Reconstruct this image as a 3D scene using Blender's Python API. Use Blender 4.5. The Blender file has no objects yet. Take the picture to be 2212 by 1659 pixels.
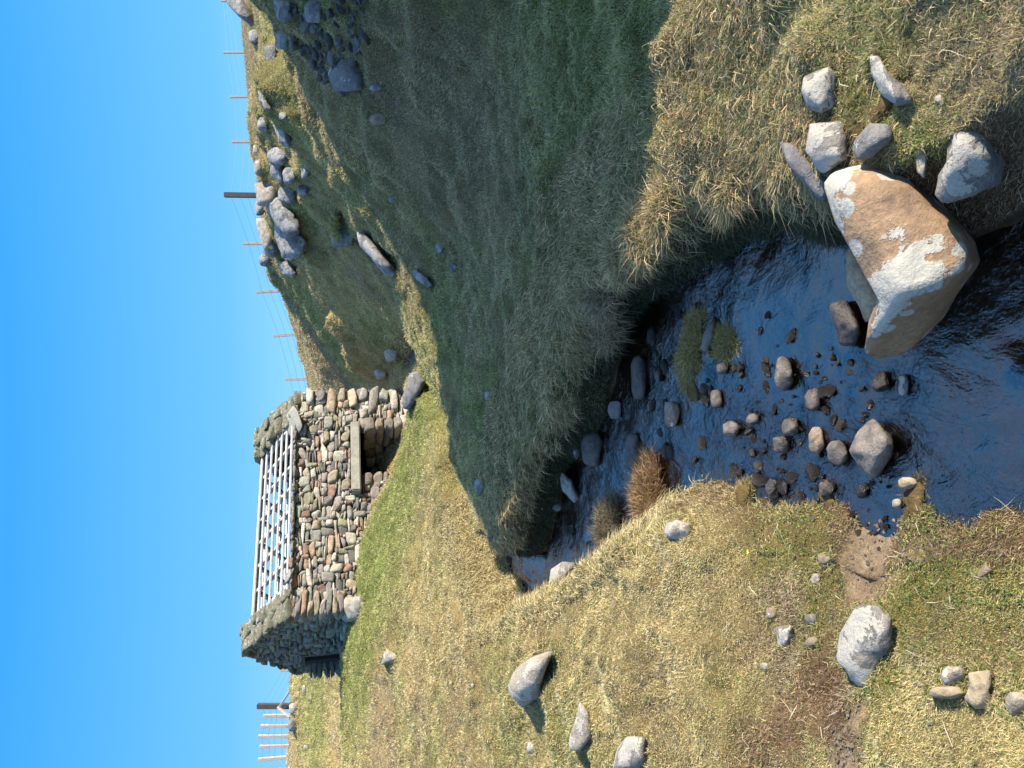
import bpy, bmesh, math, random
import numpy as np
from mathutils import Vector, Matrix
from mathutils.bvhtree import BVHTree
R = math.radians
rng = np.random.default_rng(7)
random.seed(7)
sc = bpy.context.scene
COL = sc.collection

# ---------------------------------------------------------------- camera, sky, sun, exposure
F = 773.0                      # focal length in pixels of the upright 768 x 1024 picture
PITCH, ROLL = R(12.0), R(1.5)
c_f = Vector((0, math.cos(PITCH), -math.sin(PITCH)))
_u = Vector((0, math.sin(PITCH), math.cos(PITCH))); _r = Vector((1, 0, 0))
c_u = _u*math.cos(ROLL) + _r*math.sin(ROLL)
c_r = _r*math.cos(ROLL) - _u*math.sin(ROLL)
cam_d = bpy.data.cameras.new('camera'); cam = bpy.data.objects.new('camera', cam_d); COL.objects.link(cam)
cam_d.sensor_fit = 'HORIZONTAL'; cam_d.sensor_width = 36; cam_d.lens = F/1024*36
cam_d.clip_start = 0.05; cam_d.clip_end = 2000
m = Matrix.Identity(4)                       # the phone was held upright, the picture is stored lying on its side
for i, a in enumerate((-c_u, c_r, -c_f)):
    for j in range(3): m[j][i] = a[j]
cam.matrix_world = m
sc.camera = cam

SUN_AZ, SUN_EL = -11.0, 32.0                 # degrees from +x towards +y; elevation
sdir = Vector((math.cos(R(SUN_EL))*math.cos(R(SUN_AZ)), math.cos(R(SUN_EL))*math.sin(R(SUN_AZ)), math.sin(R(SUN_EL))))
w = bpy.data.worlds.new('World'); sc.world = w; w.use_nodes = True
nt = w.node_tree; nt.nodes.clear()
sky = nt.nodes.new('ShaderNodeTexSky'); sky.sky_type = 'NISHITA'; sky.sun_disc = False
sky.sun_elevation = R(SUN_EL); sky.sun_rotation = math.atan2(sdir.x, sdir.y)
sky.air_density = 1.0; sky.dust_density = 0.3; sky.ozone_density = 2.5; sky.altitude = 200
bg = nt.nodes.new('ShaderNodeBackground'); bg.inputs[1].default_value = 0.15
out = nt.nodes.new('ShaderNodeOutputWorld')
hs = nt.nodes.new('ShaderNodeHueSaturation'); hs.inputs['Saturation'].default_value = .92
nt.links.new(sky.outputs[0], hs.inputs['Color'])
cap = nt.nodes.new('ShaderNodeMix'); cap.data_type = 'RGBA'; cap.blend_type = 'DARKEN'; cap.inputs[0].default_value = 1.0
tcw = nt.nodes.new('ShaderNodeTexCoord'); sxyz = nt.nodes.new('ShaderNodeSeparateXYZ'); nt.links.new(tcw.outputs['Generated'], sxyz.inputs[0])
rw = nt.nodes.new('ShaderNodeValToRGB'); nt.links.new(sxyz.outputs[2], rw.inputs[0])   # a clear spring sky, deep blue a little above the hills
for pos, c in ((.0, (.70, 1.45, 2.25)), (.14, (.31, 1.04, 2.1)), (.36, (.10, .74, 1.95)), (.55, (.40, 1.25, 2.7)), (.75, (.95, 1.8, 3.3)), (.9, (2.4, 3.0, 4.2))):
    if pos == 0: e = rw.color_ramp.elements[0]; rw.color_ramp.elements.remove(rw.color_ramp.elements[1])
    else: e = rw.color_ramp.elements.new(pos)
    e.color = (*c, 1)
nt.links.new(rw.outputs[0], cap.inputs[7])
nt.links.new(hs.outputs[0], cap.inputs[6]); nt.links.new(cap.outputs[2], bg.inputs[0]); nt.links.new(bg.outputs[0], out.inputs[0])
sl = bpy.data.lights.new('sun', 'SUN'); sl.energy = 3.0; sl.angle = R(0.5); sl.color = (1.0, 0.92, 0.79)
so = bpy.data.objects.new('sun', sl); COL.objects.link(so)
so.rotation_euler = sdir.to_track_quat('Z', 'Y').to_euler()
sc.view_settings.view_transform = 'Standard'; sc.view_settings.look = 'None'
sc.view_settings.exposure = 1.95; sc.view_settings.gamma = 1.0

# ---------------------------------------------------------------- helpers
def ray(u, v):                               # direction with unit length along the view axis
    return c_f + c_r*((u-384)/F) + c_u*((512-v)/F)
K = 1024/2212.0
def dsp(xd, yd): return 768 - K*yd, K*xd     # reading of the photograph -> upright pixel
NR, NU, NF = np.array(c_r), np.array(c_u), np.array(c_f)
def project(P):
    d = P@NF; d2 = np.where(d < 0.05, 0.05, d)
    return 384 + F*(P@NR)/d2, 512 - F*(P@NU)/d2, d

_H = rng.random((256, 256))
def vnoise(x, y, seed=0):
    x = x + seed*17.31; y = y + seed*9.73
    xi = np.floor(x).astype(int); yi = np.floor(y).astype(int)
    fx = x-xi; fy = y-yi
    fx = fx*fx*(3-2*fx); fy = fy*fy*(3-2*fy)
    a = _H[xi & 255, yi & 255]; b = _H[(xi+1) & 255, yi & 255]
    c = _H[xi & 255, (yi+1) & 255]; d = _H[(xi+1) & 255, (yi+1) & 255]
    return (a*(1-fx)+b*fx)*(1-fy) + (c*(1-fx)+d*fx)*fy - 0.5
def fbm(x, y, seed=0, octv=4, gain=0.5):
    s = 0; a = 1
    for k in range(octv):
        s = s + a*vnoise(x*2**k, y*2**k, seed+k*3); a *= gain
    return s
def n3(P, f, seed=0, octv=3):                # cheap 3D noise out of three planes
    x, y, z = P[:, 0]*f, P[:, 1]*f, P[:, 2]*f
    return (fbm(x+.37*z, y-.61*z, seed, octv) + fbm(y+.53*x, z+.29*x, seed+5, octv) + fbm(z-.41*y, x+.47*y, seed+9, octv))*0.6
def sstep(a, b, x):
    t = np.clip((x-a)/(b-a), 0, 1); return t*t*(3-2*t)

def mesh_np(name, V, faces_flat, loops, mat, smooth=True, col=None, parent=None):
    """V (n,3); faces_flat: flat vertex ids; loops: array of face sizes"""
    me = bpy.data.meshes.new(name)
    me.vertices.add(len(V)); me.vertices.foreach_set('co', np.ascontiguousarray(V, dtype=np.float32).ravel())
    me.loops.add(len(faces_flat)); me.loops.foreach_set('vertex_index', np.asarray(faces_flat, dtype=np.int32))
    loops = np.asarray(loops, dtype=np.int32)
    st = np.concatenate(([0], np.cumsum(loops)[:-1])).astype(np.int32)
    me.polygons.add(len(loops)); me.polygons.foreach_set('loop_start', st); me.polygons.foreach_set('loop_total', loops)
    if smooth: me.polygons.foreach_set('use_smooth', np.ones(len(loops), dtype=bool))
    me.update(calc_edges=True)
    if col is not None:
        a = me.color_attributes.new('col', 'FLOAT_COLOR', 'POINT')
        c4 = np.ones((len(V), 4), dtype=np.float32); c4[:, :3] = col
        a.data.foreach_set('color', c4.ravel())
    if mat: me.materials.append(mat)
    o = bpy.data.objects.new(name, me); COL.objects.link(o)
    if parent: o.parent = parent
    return o
def tag(o, label=None, cat=None, group=None, kind=None):
    if label: o['label'] = label
    if cat: o['category'] = cat
    if group: o['group'] = group
    if kind: o['kind'] = kind
    return o
def empty(name, loc, label, cat, group=None):
    o = bpy.data.objects.new(name, None); COL.objects.link(o); o.location = loc
    o.empty_display_size = .2
    return tag(o, label, cat, group)

# ---------------------------------------------------------------- materials
class M:
    def __init__(s, name, rough=0.8, spec=0.3):
        s.m = bpy.data.materials.new(name); s.m.use_nodes = True
        s.t = s.m.node_tree; s.t.nodes.clear()
        s.o = s.n('ShaderNodeOutputMaterial'); s.b = s.n('ShaderNodeBsdfPrincipled')
        s.b.inputs['Roughness'].default_value = rough; s.b.inputs['Specular IOR Level'].default_value = spec
        s.l(s.b, 0, s.o, 0)
    def n(s, ty, **kw):
        n = s.t.nodes.new(ty)
        for k, v in kw.items(): setattr(n, k, v)
        return n
    def l(s, a, ao, b, bi): s.t.links.new(a.outputs[ao], b.inputs[bi])
    def obj(s):
        if not hasattr(s, 'tc'): s.tc = s.n('ShaderNodeTexCoord')
        return s.tc
    def noise(s, scale, detail=5, rough=.6, dist=0, vec=None):
        n = s.n('ShaderNodeTexNoise'); n.inputs['Scale'].default_value = scale; n.inputs['Detail'].default_value = detail
        n.inputs['Roughness'].default_value = rough; n.inputs['Distortion'].default_value = dist
        if vec: s.l(vec, 0, n, 'Vector')
        else: s.l(s.obj(), 3, n, 'Vector')
        return n
    def ramp(s, src, so, a, b, ca=(0, 0, 0), cb=(1, 1, 1)):
        r = s.n('ShaderNodeValToRGB'); e = r.color_ramp.elements
        e[0].position = a; e[1].position = b; e[0].color = (*ca, 1); e[1].color = (*cb, 1)
        s.l(src, so, r, 0); return r
    def mix(s, fac, fo, a, b, ty='MIX', f=None):
        x = s.n('ShaderNodeMix', data_type='RGBA', blend_type=ty)
        if fac is None: x.inputs[0].default_value = f
        else: s.l(fac, fo, x, 0)
        for k, c in ((6, a), (7, b)):
            if isinstance(c, tuple) and len(c) == 3: x.inputs[k].default_value = (*c, 1)
            else: s.l(c[0], c[1], x, k)
        return x
    def math(s, op, a, b):
        x = s.n('ShaderNodeMath', operation=op)
        for k, c in ((0, a), (1, b)):
            if isinstance(c, (int, float)): x.inputs[k].default_value = c
            else: s.l(c[0], c[1], x, k)
        return x
    def bump(s, src, so, dist, strength=1.0):
        b = s.n('ShaderNodeBump'); b.inputs['Strength'].default_value = strength; b.inputs['Distance'].default_value = dist
        s.l(src, so, b, 'Height'); s.l(b, 0, s.b, 'Normal'); return b

def stone_mat(name, base, dark, lichen, amt, scale=5.0, grad=None, lich2=None, rough=.85, bd=.01, vcol=False, fine=40):
    """weathered stone: mottled base, crisp-edged lichen patches (amt 0..1), fine grain relief"""
    s = M(name, rough)
    gi = s.n('ShaderNodeNewGeometry'); oi = s.n('ShaderNodeObjectInfo')
    tcv = s.obj()
    vm = s.n('ShaderNodeVectorMath', operation='ADD'); s.l(tcv, 3, vm, 0)
    cx = s.n('ShaderNodeCombineXYZ'); ml = s.math('MULTIPLY', (oi, 'Random'), 37.0)
    for k in range(3): s.l(ml, 0, cx, k)
    s.l(cx, 0, vm, 1)
    n1 = s.noise(scale*1.3, 8, .65, .3, vm)
    r1 = s.ramp(n1, 0, .34, .66)
    if vcol:
        at = s.n('ShaderNodeAttribute', attribute_name='col')
        mm = s.mix(None, 0, (at, 'Color'), (.5, .5, .5), 'MULTIPLY', 1.0)
        c = s.mix(r1, 0, (mm, 2), (at, 'Color'))
    else:
        c = s.mix(r1, 0, dark, base)
    n2 = s.noise(scale*fine/5, 4, .7, 0, vm)
    r2 = s.ramp(n2, 0, .3, .75, (.55, .55, .55), (1.25, 1.22, 1.18))
    c = s.mix(None, 0, (c, 2), (r2, 0), 'MULTIPLY', .8)
    if amt > 0:
        n3_ = s.noise(scale*.8, 7, .62, .8, vm)
        v = s.n('ShaderNodeTexVoronoi'); v.inputs['Scale'].default_value = scale*2.2
        mx = s.mix(None, 0, (vm, 0), (n3_, 1), 'MIX', .12); s.l(mx, 2, v, 'Vector')
        h = s.math('ADD', (n3_, 0), s_mul(s, (v, 0), -.10)); h = s.math('ADD', (h, 0), s_mul(s, (n2, 0), .20))
        up = s.n('ShaderNodeSeparateXYZ'); s.l(gi, 'Normal', up, 0)
        h = s.math('ADD', (h, 0), s_mul(s, (up, 2), .10))
        if grad:
            dp = s.n('ShaderNodeVectorMath', operation='DOT_PRODUCT'); s.l(tcv, 3, dp, 0); dp.inputs[1].default_value = grad
            h = s.math('ADD', (h, 0), (dp, 'Value'))
        t = .865 - amt*.3
        r3 = s.ramp(h, 0, t, t+.018)
        lc = s.ramp(n2, 0, .3, .7, tuple(x*.72 for x in lichen), lichen)
        c = s.mix(r3, 0, (c, 2), (lc, 0))
        if lich2:
            vs_ = s.n('ShaderNodeTexVoronoi'); vs_.inputs['Scale'].default_value = scale*2.6
            mv_ = s.mix(None, 0, (vm, 0), (n3_, 1), 'MIX', .06); s.l(mv_, 2, vs_, 'Vector')
            nz_ = s.math('ADD', (vs_, 0), s_mul(s, (n2, 0), .25)); nm_ = s.noise(scale*1.1, 2, .5, 0, vm); nz_ = s.math('ADD', (nz_, 0), s_mul(s, (nm_, 0), .55))
            rs_ = s.ramp(nz_, 0, .63, .65, (1, 1, 1), (0, 0, 0)); c = s.mix(rs_, 0, (c, 2), (lc, 0))
            n4 = s.noise(scale*1.9, 6, .6, 1.2, vm)
            r4 = s.ramp(n4, 0, .66, .68)
            c = s.mix(r4, 0, (c, 2), lich2)
    if 'stream' in name:
        pz = s.n('ShaderNodeSeparateXYZ'); s.l(gi, 'Position', pz, 0); wz = s.math('ADD', (pz, 2), s_mul(s, (n1, 0), .05))
        rw_ = s.n('ShaderNodeMapRange'); s.l(wz, 0, rw_, 0); rw_.inputs[1].default_value = -2.055; rw_.inputs[2].default_value = -2.01
        c = s.mix(rw_, 0, (s.mix(None, 0, (c, 2), (.30, .27, .23), 'MULTIPLY', 1.0), 2), (c, 2))
        rr_ = s.n('ShaderNodeMapRange'); s.l(rw_, 0, rr_, 0); rr_.inputs[3].default_value = .2; rr_.inputs[4].default_value = rough; s.l(rr_, 0, s.b, 'Roughness')
    s.l(c, 2, s.b, 'Base Color')
    hb = s.math('ADD', (n2, 0), s_mul(s, (n1, 0), 2.0))
    if amt > 0: hb = s.math('ADD', (hb, 0), s_mul(s, (r3, 0), .35))
    s.bump(hb, 0, bd, .8)
    return s.m
def s_mul(s, a, k): return (s.math('MULTIPLY', a, k), 0)

def ground_mat():
    s = M('turf_ground', .95, .1)
    at = s.n('ShaderNodeAttribute', attribute_name='col')
    n1 = s.noise(30, 8, .75); r1 = s.ramp(n1, 0, .3, .72, (.45, .42, .38), (1.35, 1.3, 1.2))
    n2 = s.noise(4, 6, .6); r2 = s.ramp(n2, 0, .35, .65, (.75, .72, .68), (1.12, 1.12, 1.1))
    c = s.mix(None, 0, (at, 'Color'), (r1, 0), 'MULTIPLY', 1.0); c = s.mix(None, 0, (c, 2), (r2, 0), 'MULTIPLY', 1.0)
    s.l(c, 2, s.b, 'Base Color'); s.bump(n1, 0, .03, 1.0)
    return s.m
def blade_mat():
    s = M('grass_blades', .65, .25)
    at = s.n('ShaderNodeAttribute', attribute_name='col')
    s.l(at, 'Color', s.b, 'Base Color')
    tr = s.n('ShaderNodeBsdfTranslucent'); s.l(at, 'Color', tr, 0)
    mx = s.n('ShaderNodeMixShader'); mx.inputs[0].default_value = .28
    s.l(s.b, 0, mx, 1); s.l(tr, 0, mx, 2); s.l(mx, 0, s.o, 0)
    return s.m
def water_mat():
    s = M('stream_water', .04, .5)
    mp = s.n('ShaderNodeMapping'); mp.inputs['Scale'].default_value = (1.6, .8, 1); s.l(s.obj(), 3, mp, 0)
    n1 = s.noise(7, 4, .6, 1.0, mp); n2 = s.noise(34, 4, .6, .6, mp)
    h = s.math('ADD', (n1, 0), s_mul(s, (n2, 0), .35))
    n0 = s.noise(1.3, 2, .5); r0 = s.ramp(n0, 0, .38, .62, (.38, .38, .38), (1.7, 1.7, 1.7)); h = s.math('MULTIPLY', (h, 0), (r0, 0))
    b = s.n('ShaderNodeBump'); b.inputs['Strength'].default_value = 1.0; b.inputs['Distance'].default_value = .02
    s.l(h, 0, b, 'Height')
    gl = s.n('ShaderNodeBsdfGlossy'); gl.inputs['Roughness'].default_value = .05; gl.inputs[0].default_value = (1, 1, 1, 1)
    s.l(b, 0, gl, 'Normal')
    tr = s.n('ShaderNodeBsdfTransparent'); tr.inputs[0].default_value = (.58, .46, .36, 1)
    fr = s.n('ShaderNodeFresnel'); fr.inputs[0].default_value = 2.0; s.l(b, 0, fr, 'Normal')
    mx = s.n('ShaderNodeMixShader'); s.l(fr, 0, mx, 0); s.l(tr, 0, mx, 1); s.l(gl, 0, mx, 2); s.l(mx, 0, s.o, 0)
    return s.m
def wood_mat(name, a, b):
    s = M(name, .75, .3)
    mp = s.n('ShaderNodeMapping'); mp.inputs['Scale'].default_value = (1, 1, .12); s.l(s.obj(), 3, mp, 0)
    n1 = s.noise(30, 6, .6, .5, mp); r = s.ramp(n1, 0, .3, .7, a, b); s.l(r, 0, s.b, 'Base Color'); s.bump(n1, 0, .004)
    return s.m
MG, MB_, MW = ground_mat(), blade_mat(), water_mat()
MAT = {
 'boulder': stone_mat('boulder_stone', (.34, .215, .115), (.20, .125, .075), (.40, .365, .295), .44, 3.8, (0.12, 0.18, .62), (.42, .33, .17)),
 'white': stone_mat('white_lichened_stone', (.27, .24, .20), (.12, .11, .10), (.38, .345, .285), .90, 9.0),
 'pale': stone_mat('pale_stone', (.38, .325, .25), (.22, .18, .135), (.42, .38, .31), .75, 8.0),
 'brown': stone_mat('brown_stone', (.30, .22, .15), (.17, .13, .09), (.6, .56, .48), .22, 8.0),
 'tan': stone_mat('tan_slab', (.38, .30, .19), (.24, .19, .12), (.6, .5, .35), .1, 5.0),
 'grey': stone_mat('grey_stone', (.22, .205, .19), (.10, .095, .09), (.46, .45, .42), .40, 9.0),
 'bluegrey': stone_mat('lichened_hill_rock', (.28, .265, .245), (.10, .095, .09), (.33, .325, .30), .85, 5.0, bd=.04),
 'dark': stone_mat('dark_scree_stone', (.13, .115, .105), (.055, .05, .047), (.4, .4, .4), .1, 7.0),
 'wet': stone_mat('wet_stream_stone', (.115, .095, .08), (.045, .04, .036), (.3, .28, .24), .0, 12.0, rough=.35),
 'grit': stone_mat('stream_stone', (.25, .21, .175), (.12, .105, .09), (.4, .36, .3), .1, 14.0, rough=.6),
 'wall': stone_mat('drystone', (.3, .3, .3), (.2, .2, .2), (.40, .38, .29), .26, 6.0, vcol=True, bd=.03),
 'lintel': stone_mat('lintel_stone', (.31, .30, .25), (.22, .21, .17), (.4, .38, .3), .2, 4.0),
 'moss_stone': stone_mat('mossy_coping', (.25, .24, .16), (.12, .115, .08), (.38, .37, .27), .60, 9.0, bd=.04),
 'wood': wood_mat('weathered_batten', (.36, .34, .31), (.62, .60, .56)),
 'rafter': wood_mat('grey_rafter', (.28, .26, .23), (.46, .43, .39)),
 'post': wood_mat('fence_wood', (.30, .25, .21), (.48, .42, .36)),
 'darkpost': wood_mat('dark_strainer_wood', (.035, .03, .028), (.10, .085, .07)),
}
s_ = M('fence_wire', .5, .5); s_.b.inputs['Base Color'].default_value = (.25, .25, .25, 1); s_.b.inputs['Metallic'].default_value = .7; MAT['wire'] = s_.m
s_ = M('wall_core', .95, .1); s_.b.inputs['Base Color'].default_value = (.05, .043, .035, 1); MAT['core'] = s_.m

# ---------------------------------------------------------------- terrain
# cross sections at distance Y; the same ten nodes (x, z) in each, from far left to far right
# far_left, left, left_mid, bank_top, water_left, water_right, lip, foot, slope, crest, beyond; near crest is out of view, shaped for the shade it casts
WL_Y = [-3, 2, 5, 7.5, 8.2, 8.6, 9.3, 10.5, 12.5, 14, 16, 19, 22, 200]
WL_Z = [-2.14, -2.12, -2.10, -2.06, -2.04, -1.96, -1.90, -1.86, -1.80, -1.74, -1.70, -1.66, -1.6, -1.6]
def zw(Y): return np.interp(Y, WL_Y, WL_Z)
S = {
 -3.0:[(-9,-1.5),(-4,-1.55),(-2,-1.6),(-.9,-1.75),(-.4,0),(.7,0),(1.0,-1.7),(3.2,-1.6),(5.5,-1.2),(10,0),(18,2)],
 0.0: [(-9,-1.35),(-3,-1.5),(-1.0,-1.62),(-.75,-1.8),(-.35,0),(.75,0),(1.0,-1.74),(3.2,-1.6),(5.5,-1.2),(10,0),(18,2)],
 1.2: [(-9,-1.3),(-3,-1.5),(-1.0,-1.68),(-.75,-1.9),(-.42,0),(.55,0),(.75,-1.76),(3.2,-1.6),(5.5,-1.2),(10,.2),(18,2)],
 2.06:[(-9,-1.25),(-3,-1.5),(-1.2,-1.74),(-.75,-1.98),(-.44,0),(.45,0),(.65,-1.76),(3.2,-1.6),(5.5,-1.1),(10,.6),(18,2.4)],
 2.5: [(-9,-1.2),(-3,-1.5),(-1.3,-1.73),(-.8,-1.97),(-.50,0),(.5,0),(.75,-1.76),(3.2,-1.58),(5.4,-.4),(9,3.0),(18,5)],
 2.8: [(-9,-1.2),(-3,-1.5),(-1.4,-1.72),(-.95,-1.96),(-.62,0),(.55,0),(.8,-1.76),(3.2,-1.57),(5.3,.2),(9,4.2),(18,6)],
 3.1: [(-9,-1.15),(-3,-1.5),(-1.5,-1.69),(-.95,-1.92),(-.54,0),(.65,0),(.95,-1.75),(3.2,-1.56),(5.2,.6),(9,4.0),(18,6.5)],
 3.6: [(-9,-1.1),(-3,-1.5),(-1.6,-1.63),(-.95,-1.84),(-.62,0),(.8,0),(1.05,-1.7),(3.2,-1.55),(5.1,.9),(9,4.3),(18,7)],
 4.1: [(-9,-1.0),(-3.2,-1.48),(-1.8,-1.6),(-.85,-1.78),(-.58,0),(.67,0),(.78,-1.65),(3.25,-1.5),(5.0,1.1),(9,4.3),(18,7)],
 4.7: [(-9,-.9),(-3.5,-1.42),(-2.0,-1.55),(-1.1,-1.72),(-.81,0),(.60,0),(.72,-1.62),(3.3,-1.47),(5.1,1.1),(9,4.5),(18,7)],
 5.4: [(-10,-.8),(-4,-1.35),(-2.3,-1.5),(-1.4,-1.66),(-1.15,0),(.40,0),(.50,-1.62),(3.3,-1.42),(5.2,.9),(9,4.8),(18,7)],
 6.1: [(-11,-.7),(-4.5,-1.28),(-2.6,-1.46),(-1.8,-1.6),(-1.57,0),(-.27,0),(-.15,-1.6),(3.0,-1.40),(5.1,.6),(9,5.5),(18,6.5)],
 7.2: [(-12,-.5),(-5.2,-1.15),(-3.1,-1.38),(-2.15,-1.55),(-1.93,0),(-.92,0),(-.8,-1.58),(2.6,-1.30),(5,.55),(9,5.3),(18,7)],
 8.0: [(-13,-.35),(-5.8,-1.05),(-3.4,-1.32),(-2.55,-1.5),(-2.33,0),(-1.73,0),(-1.6,-1.56),(2.2,-1.25),(4.8,.65),(9,5.2),(18,7)],
 8.6: [(-13.5,-.2),(-6.2,-.98),(-3.6,-1.27),(-2.7,-1.47),(-2.45,0),(-1.95,0),(-1.8,-1.53),(2.0,-1.22),(4.8,.75),(9,5.0),(18,6)],
 9.2: [(-14,-.1),(-6.6,-.9),(-3.8,-1.2),(-2.6,-1.42),(-2.35,0),(-1.9,0),(-1.75,-1.5),(1.8,-1.2),(4.8,.9),(8,3.3),(18,4.6)],
 10.5:[(-15,.15),(-7.4,-.7),(-4.2,-1.08),(-1.95,-1.40),(-1.62,0),(-1.25,0),(-1.05,-1.45),(1.5,-1.12),(4.9,.95),(8,3.0),(18,3.6)],
 12.5:[(-16,.5),(-8.5,-.4),(-4.6,-.90),(-.9,-1.36),(-.58,0),(-.3,0),(-.05,-1.38),(1.5,-1.0),(5.1,.95),(8,2.2),(18,2.6)],
 14.0:[(-17,.8),(-9.2,-.15),(-4.8,-.66),(-.3,-1.34),(.05,0),(.3,0),(.55,-1.32),(1.8,-1.0),(5.4,1.1),(9,1.8),(20,2.8)],
 16.0:[(-18,1.1),(-9.8,.05),(-4.9,-.2),(.0,-1.32),(.5,0),(.7,0),(1.0,-1.28),(2.2,-.95),(6,1.38),(9.3,1.8),(20,3)],
 18.0:[(-19,1.4),(-10,.25),(-5.2,.20),(.2,-1.36),(.75,0),(.95,0),(1.4,-1.2),(2.4,-.7),(6.4,1.9),(9.5,2.2),(22,3.1)],
 20.0:[(-20,1.6),(-10,.35),(-6.2,.30),(.0,-1.38),(.6,0),(.8,0),(1.4,-1.15),(2.6,-.35),(6.2,2.18),(10,2.4),(22,3.2)],
 22.0:[(-21,1.7),(-11,.35),(-7,.15),(-1,-1.1),(.4,-1.3),(.6,-1.3),(1.0,-.9),(2.9,.45),(5.3,2.15),(11,2.6),(24,3.4)],
 26.0:[(-23,2.0),(-12,1.1),(-8,.8),(-2,-1.2),(-.8,-1.2),(-.5,-1.1),(.3,-.55),(2.4,.95),(4.6,2.45),(12,2.9),(26,4)],
 29.0:[(-25,2.4),(-13,1.9),(-9,1.7),(-3,-.6),(-1.5,-.2),(-1.0,.1),(0,.7),(2.0,1.5),(4.2,2.6),(12,3.1),(28,4.4)],
 33.0:[(-28,2.75),(-15,2.62),(-11,2.5),(-4,1.4),(-1,1.35),(0,1.4),(1.5,1.55),(3.4,2.1),(7.6,3.0),(13,3.3),(30,4.6)],
 39.0:[(-32,2.6),(-17,2.5),(-12,2.4),(-4,1.7),(-1.5,1.75),(0,1.78),(2.2,2.15),(4.4,2.9),(8.6,3.8),(13,4.05),(34,5.8)],
 50.0:[(-40,2.0),(-20,1.9),(-13,1.8),(-5,1.2),(-2,1.2),(0,1.4),(3,1.8),(7,3.2),(14,4.4),(19,5.1),(44,6.5)],
 70.0:[(-60,1),(-30,.8),(-15,.8),(-6,.4),(-2,.4),(0,.6),(4,1),(9,2.4),(18,4.2),(26,5.2),(60,6)],
 140.: [(-160,-3),(-60,-3),(-30,-3),(-12,-3),(-4,-3),(0,-3),(8,-3),(18,-2),(36,-1),(60,0),(160,0)],
}
SY = np.array(sorted(S)); SN = np.array([S[y] for y in sorted(S)], dtype=float)      # (rows, 11, 2)
for i, y in enumerate(SY):
    for k in (4, 5):
        if SN[i, k, 1] == 0: SN[i, k, 1] = zw(y)
def pchip(x, xp, fp):
    h = np.diff(xp); d = np.diff(fp)/h
    mth = np.zeros_like(fp); mth[0], mth[-1] = d[0], d[-1]
    for i in range(1, len(xp)-1):
        if d[i-1]*d[i] > 0:
            w1, w2 = 2*h[i]+h[i-1], h[i]+2*h[i-1]; mth[i] = (w1+w2)/(w1/d[i-1]+w2/d[i])
    k = np.clip(np.searchsorted(xp, x)-1, 0, len(xp)-2); t = (x-xp[k])/h[k]
    return (fp[k]*(1+2*t)*(1-t)**2 + mth[k]*h[k]*t*(1-t)**2 + fp[k+1]*t*t*(3-2*t) + mth[k+1]*h[k]*t*t*(t-1))
rows = np.concatenate([np.arange(-3, 1.2, .15), np.arange(1.2, 6, .028), np.arange(6, 12, .05), np.arange(12, 24, .1), np.arange(24, 52, .35), np.linspace(52, 140, 14)])
segs = [24, 70, 70, 30, 34, 18, 130, 70, 46, 30]
sp = np.concatenate([np.linspace(k, k+1, n, endpoint=False) for k, n in enumerate(segs)] + [[10.0]])
NX = np.stack([pchip(rows, SY, SN[:, k, 0]) for k in range(11)], 1)
NZ = np.stack([pchip(rows, SY, SN[:, k, 1]) for k in range(11)], 1)
wob = fbm(rows*1.7, rows*0, 3, 3)*.13*np.clip(1-(rows-16)/4, 0, 1)
NX[:, 3] += wob; NX[:, 4] += wob + fbm(rows*4, rows*0+3, 5, 3)*.08*np.clip(1-(rows-9)/2, 0, 1)
wob2 = fbm(rows*2.1, rows*0+9, 4, 3)*.14*np.clip(1-(rows-16)/4, 0, 1)
NX[:, 5] += wob2; NX[:, 6] += wob2 + fbm(rows*5, rows*0+2, 8, 2)*.05*np.clip(1-(rows-9)/2, 0, 1)
for a, b in ((3, 4), (4, 5), (5, 6)): NX[:, b] = np.maximum(NX[:, b], NX[:, a]+.05)
seg = np.clip(np.floor(sp).astype(int), 0, 9); ft = sp - seg
X = NX[:, seg]*(1-ft) + NX[:, seg+1]*ft
# softer than linear on the open ground, sharp at the channel
Z = np.zeros_like(X)
for k in range(10):
    c = seg == k; t = ft[c]
    z0, z1 = NZ[:, [k]], NZ[:, [k+1]]
    Z[:, c] = z0*(1-t) + z1*t
YY = np.repeat(rows[:, None], X.shape[1], 1)
# smooth along x a little outside the channel
ker = np.array([1, 4, 6, 4, 1])/16.
chan = (sp > 2.9) & (sp < 6.05)
soft = np.clip(np.minimum(np.abs(sp-3.9), np.abs(sp-5.0)) , 0, 1)
Zs = Z.copy()
for _ in range(30):
    P_ = np.pad(Zs, ((0, 0), (2, 2)), 'edge'); Zn = sum(ker[i]*P_[:, i:i+Zs.shape[1]] for i in range(5))
    Zn[:, chan] = Zs[:, chan]; Zs = Zn
Z = Zs
bedm = (sp > 4) & (sp < 5)
tt = np.where(bedm, sp-4, 0)
inch = np.clip((21-YY)/2, 0, 1)
Z -= inch*(4*tt*(1-tt))**.6*(.14 + .06*fbm(X*4, YY*4, 2, 3))*bedm
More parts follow.
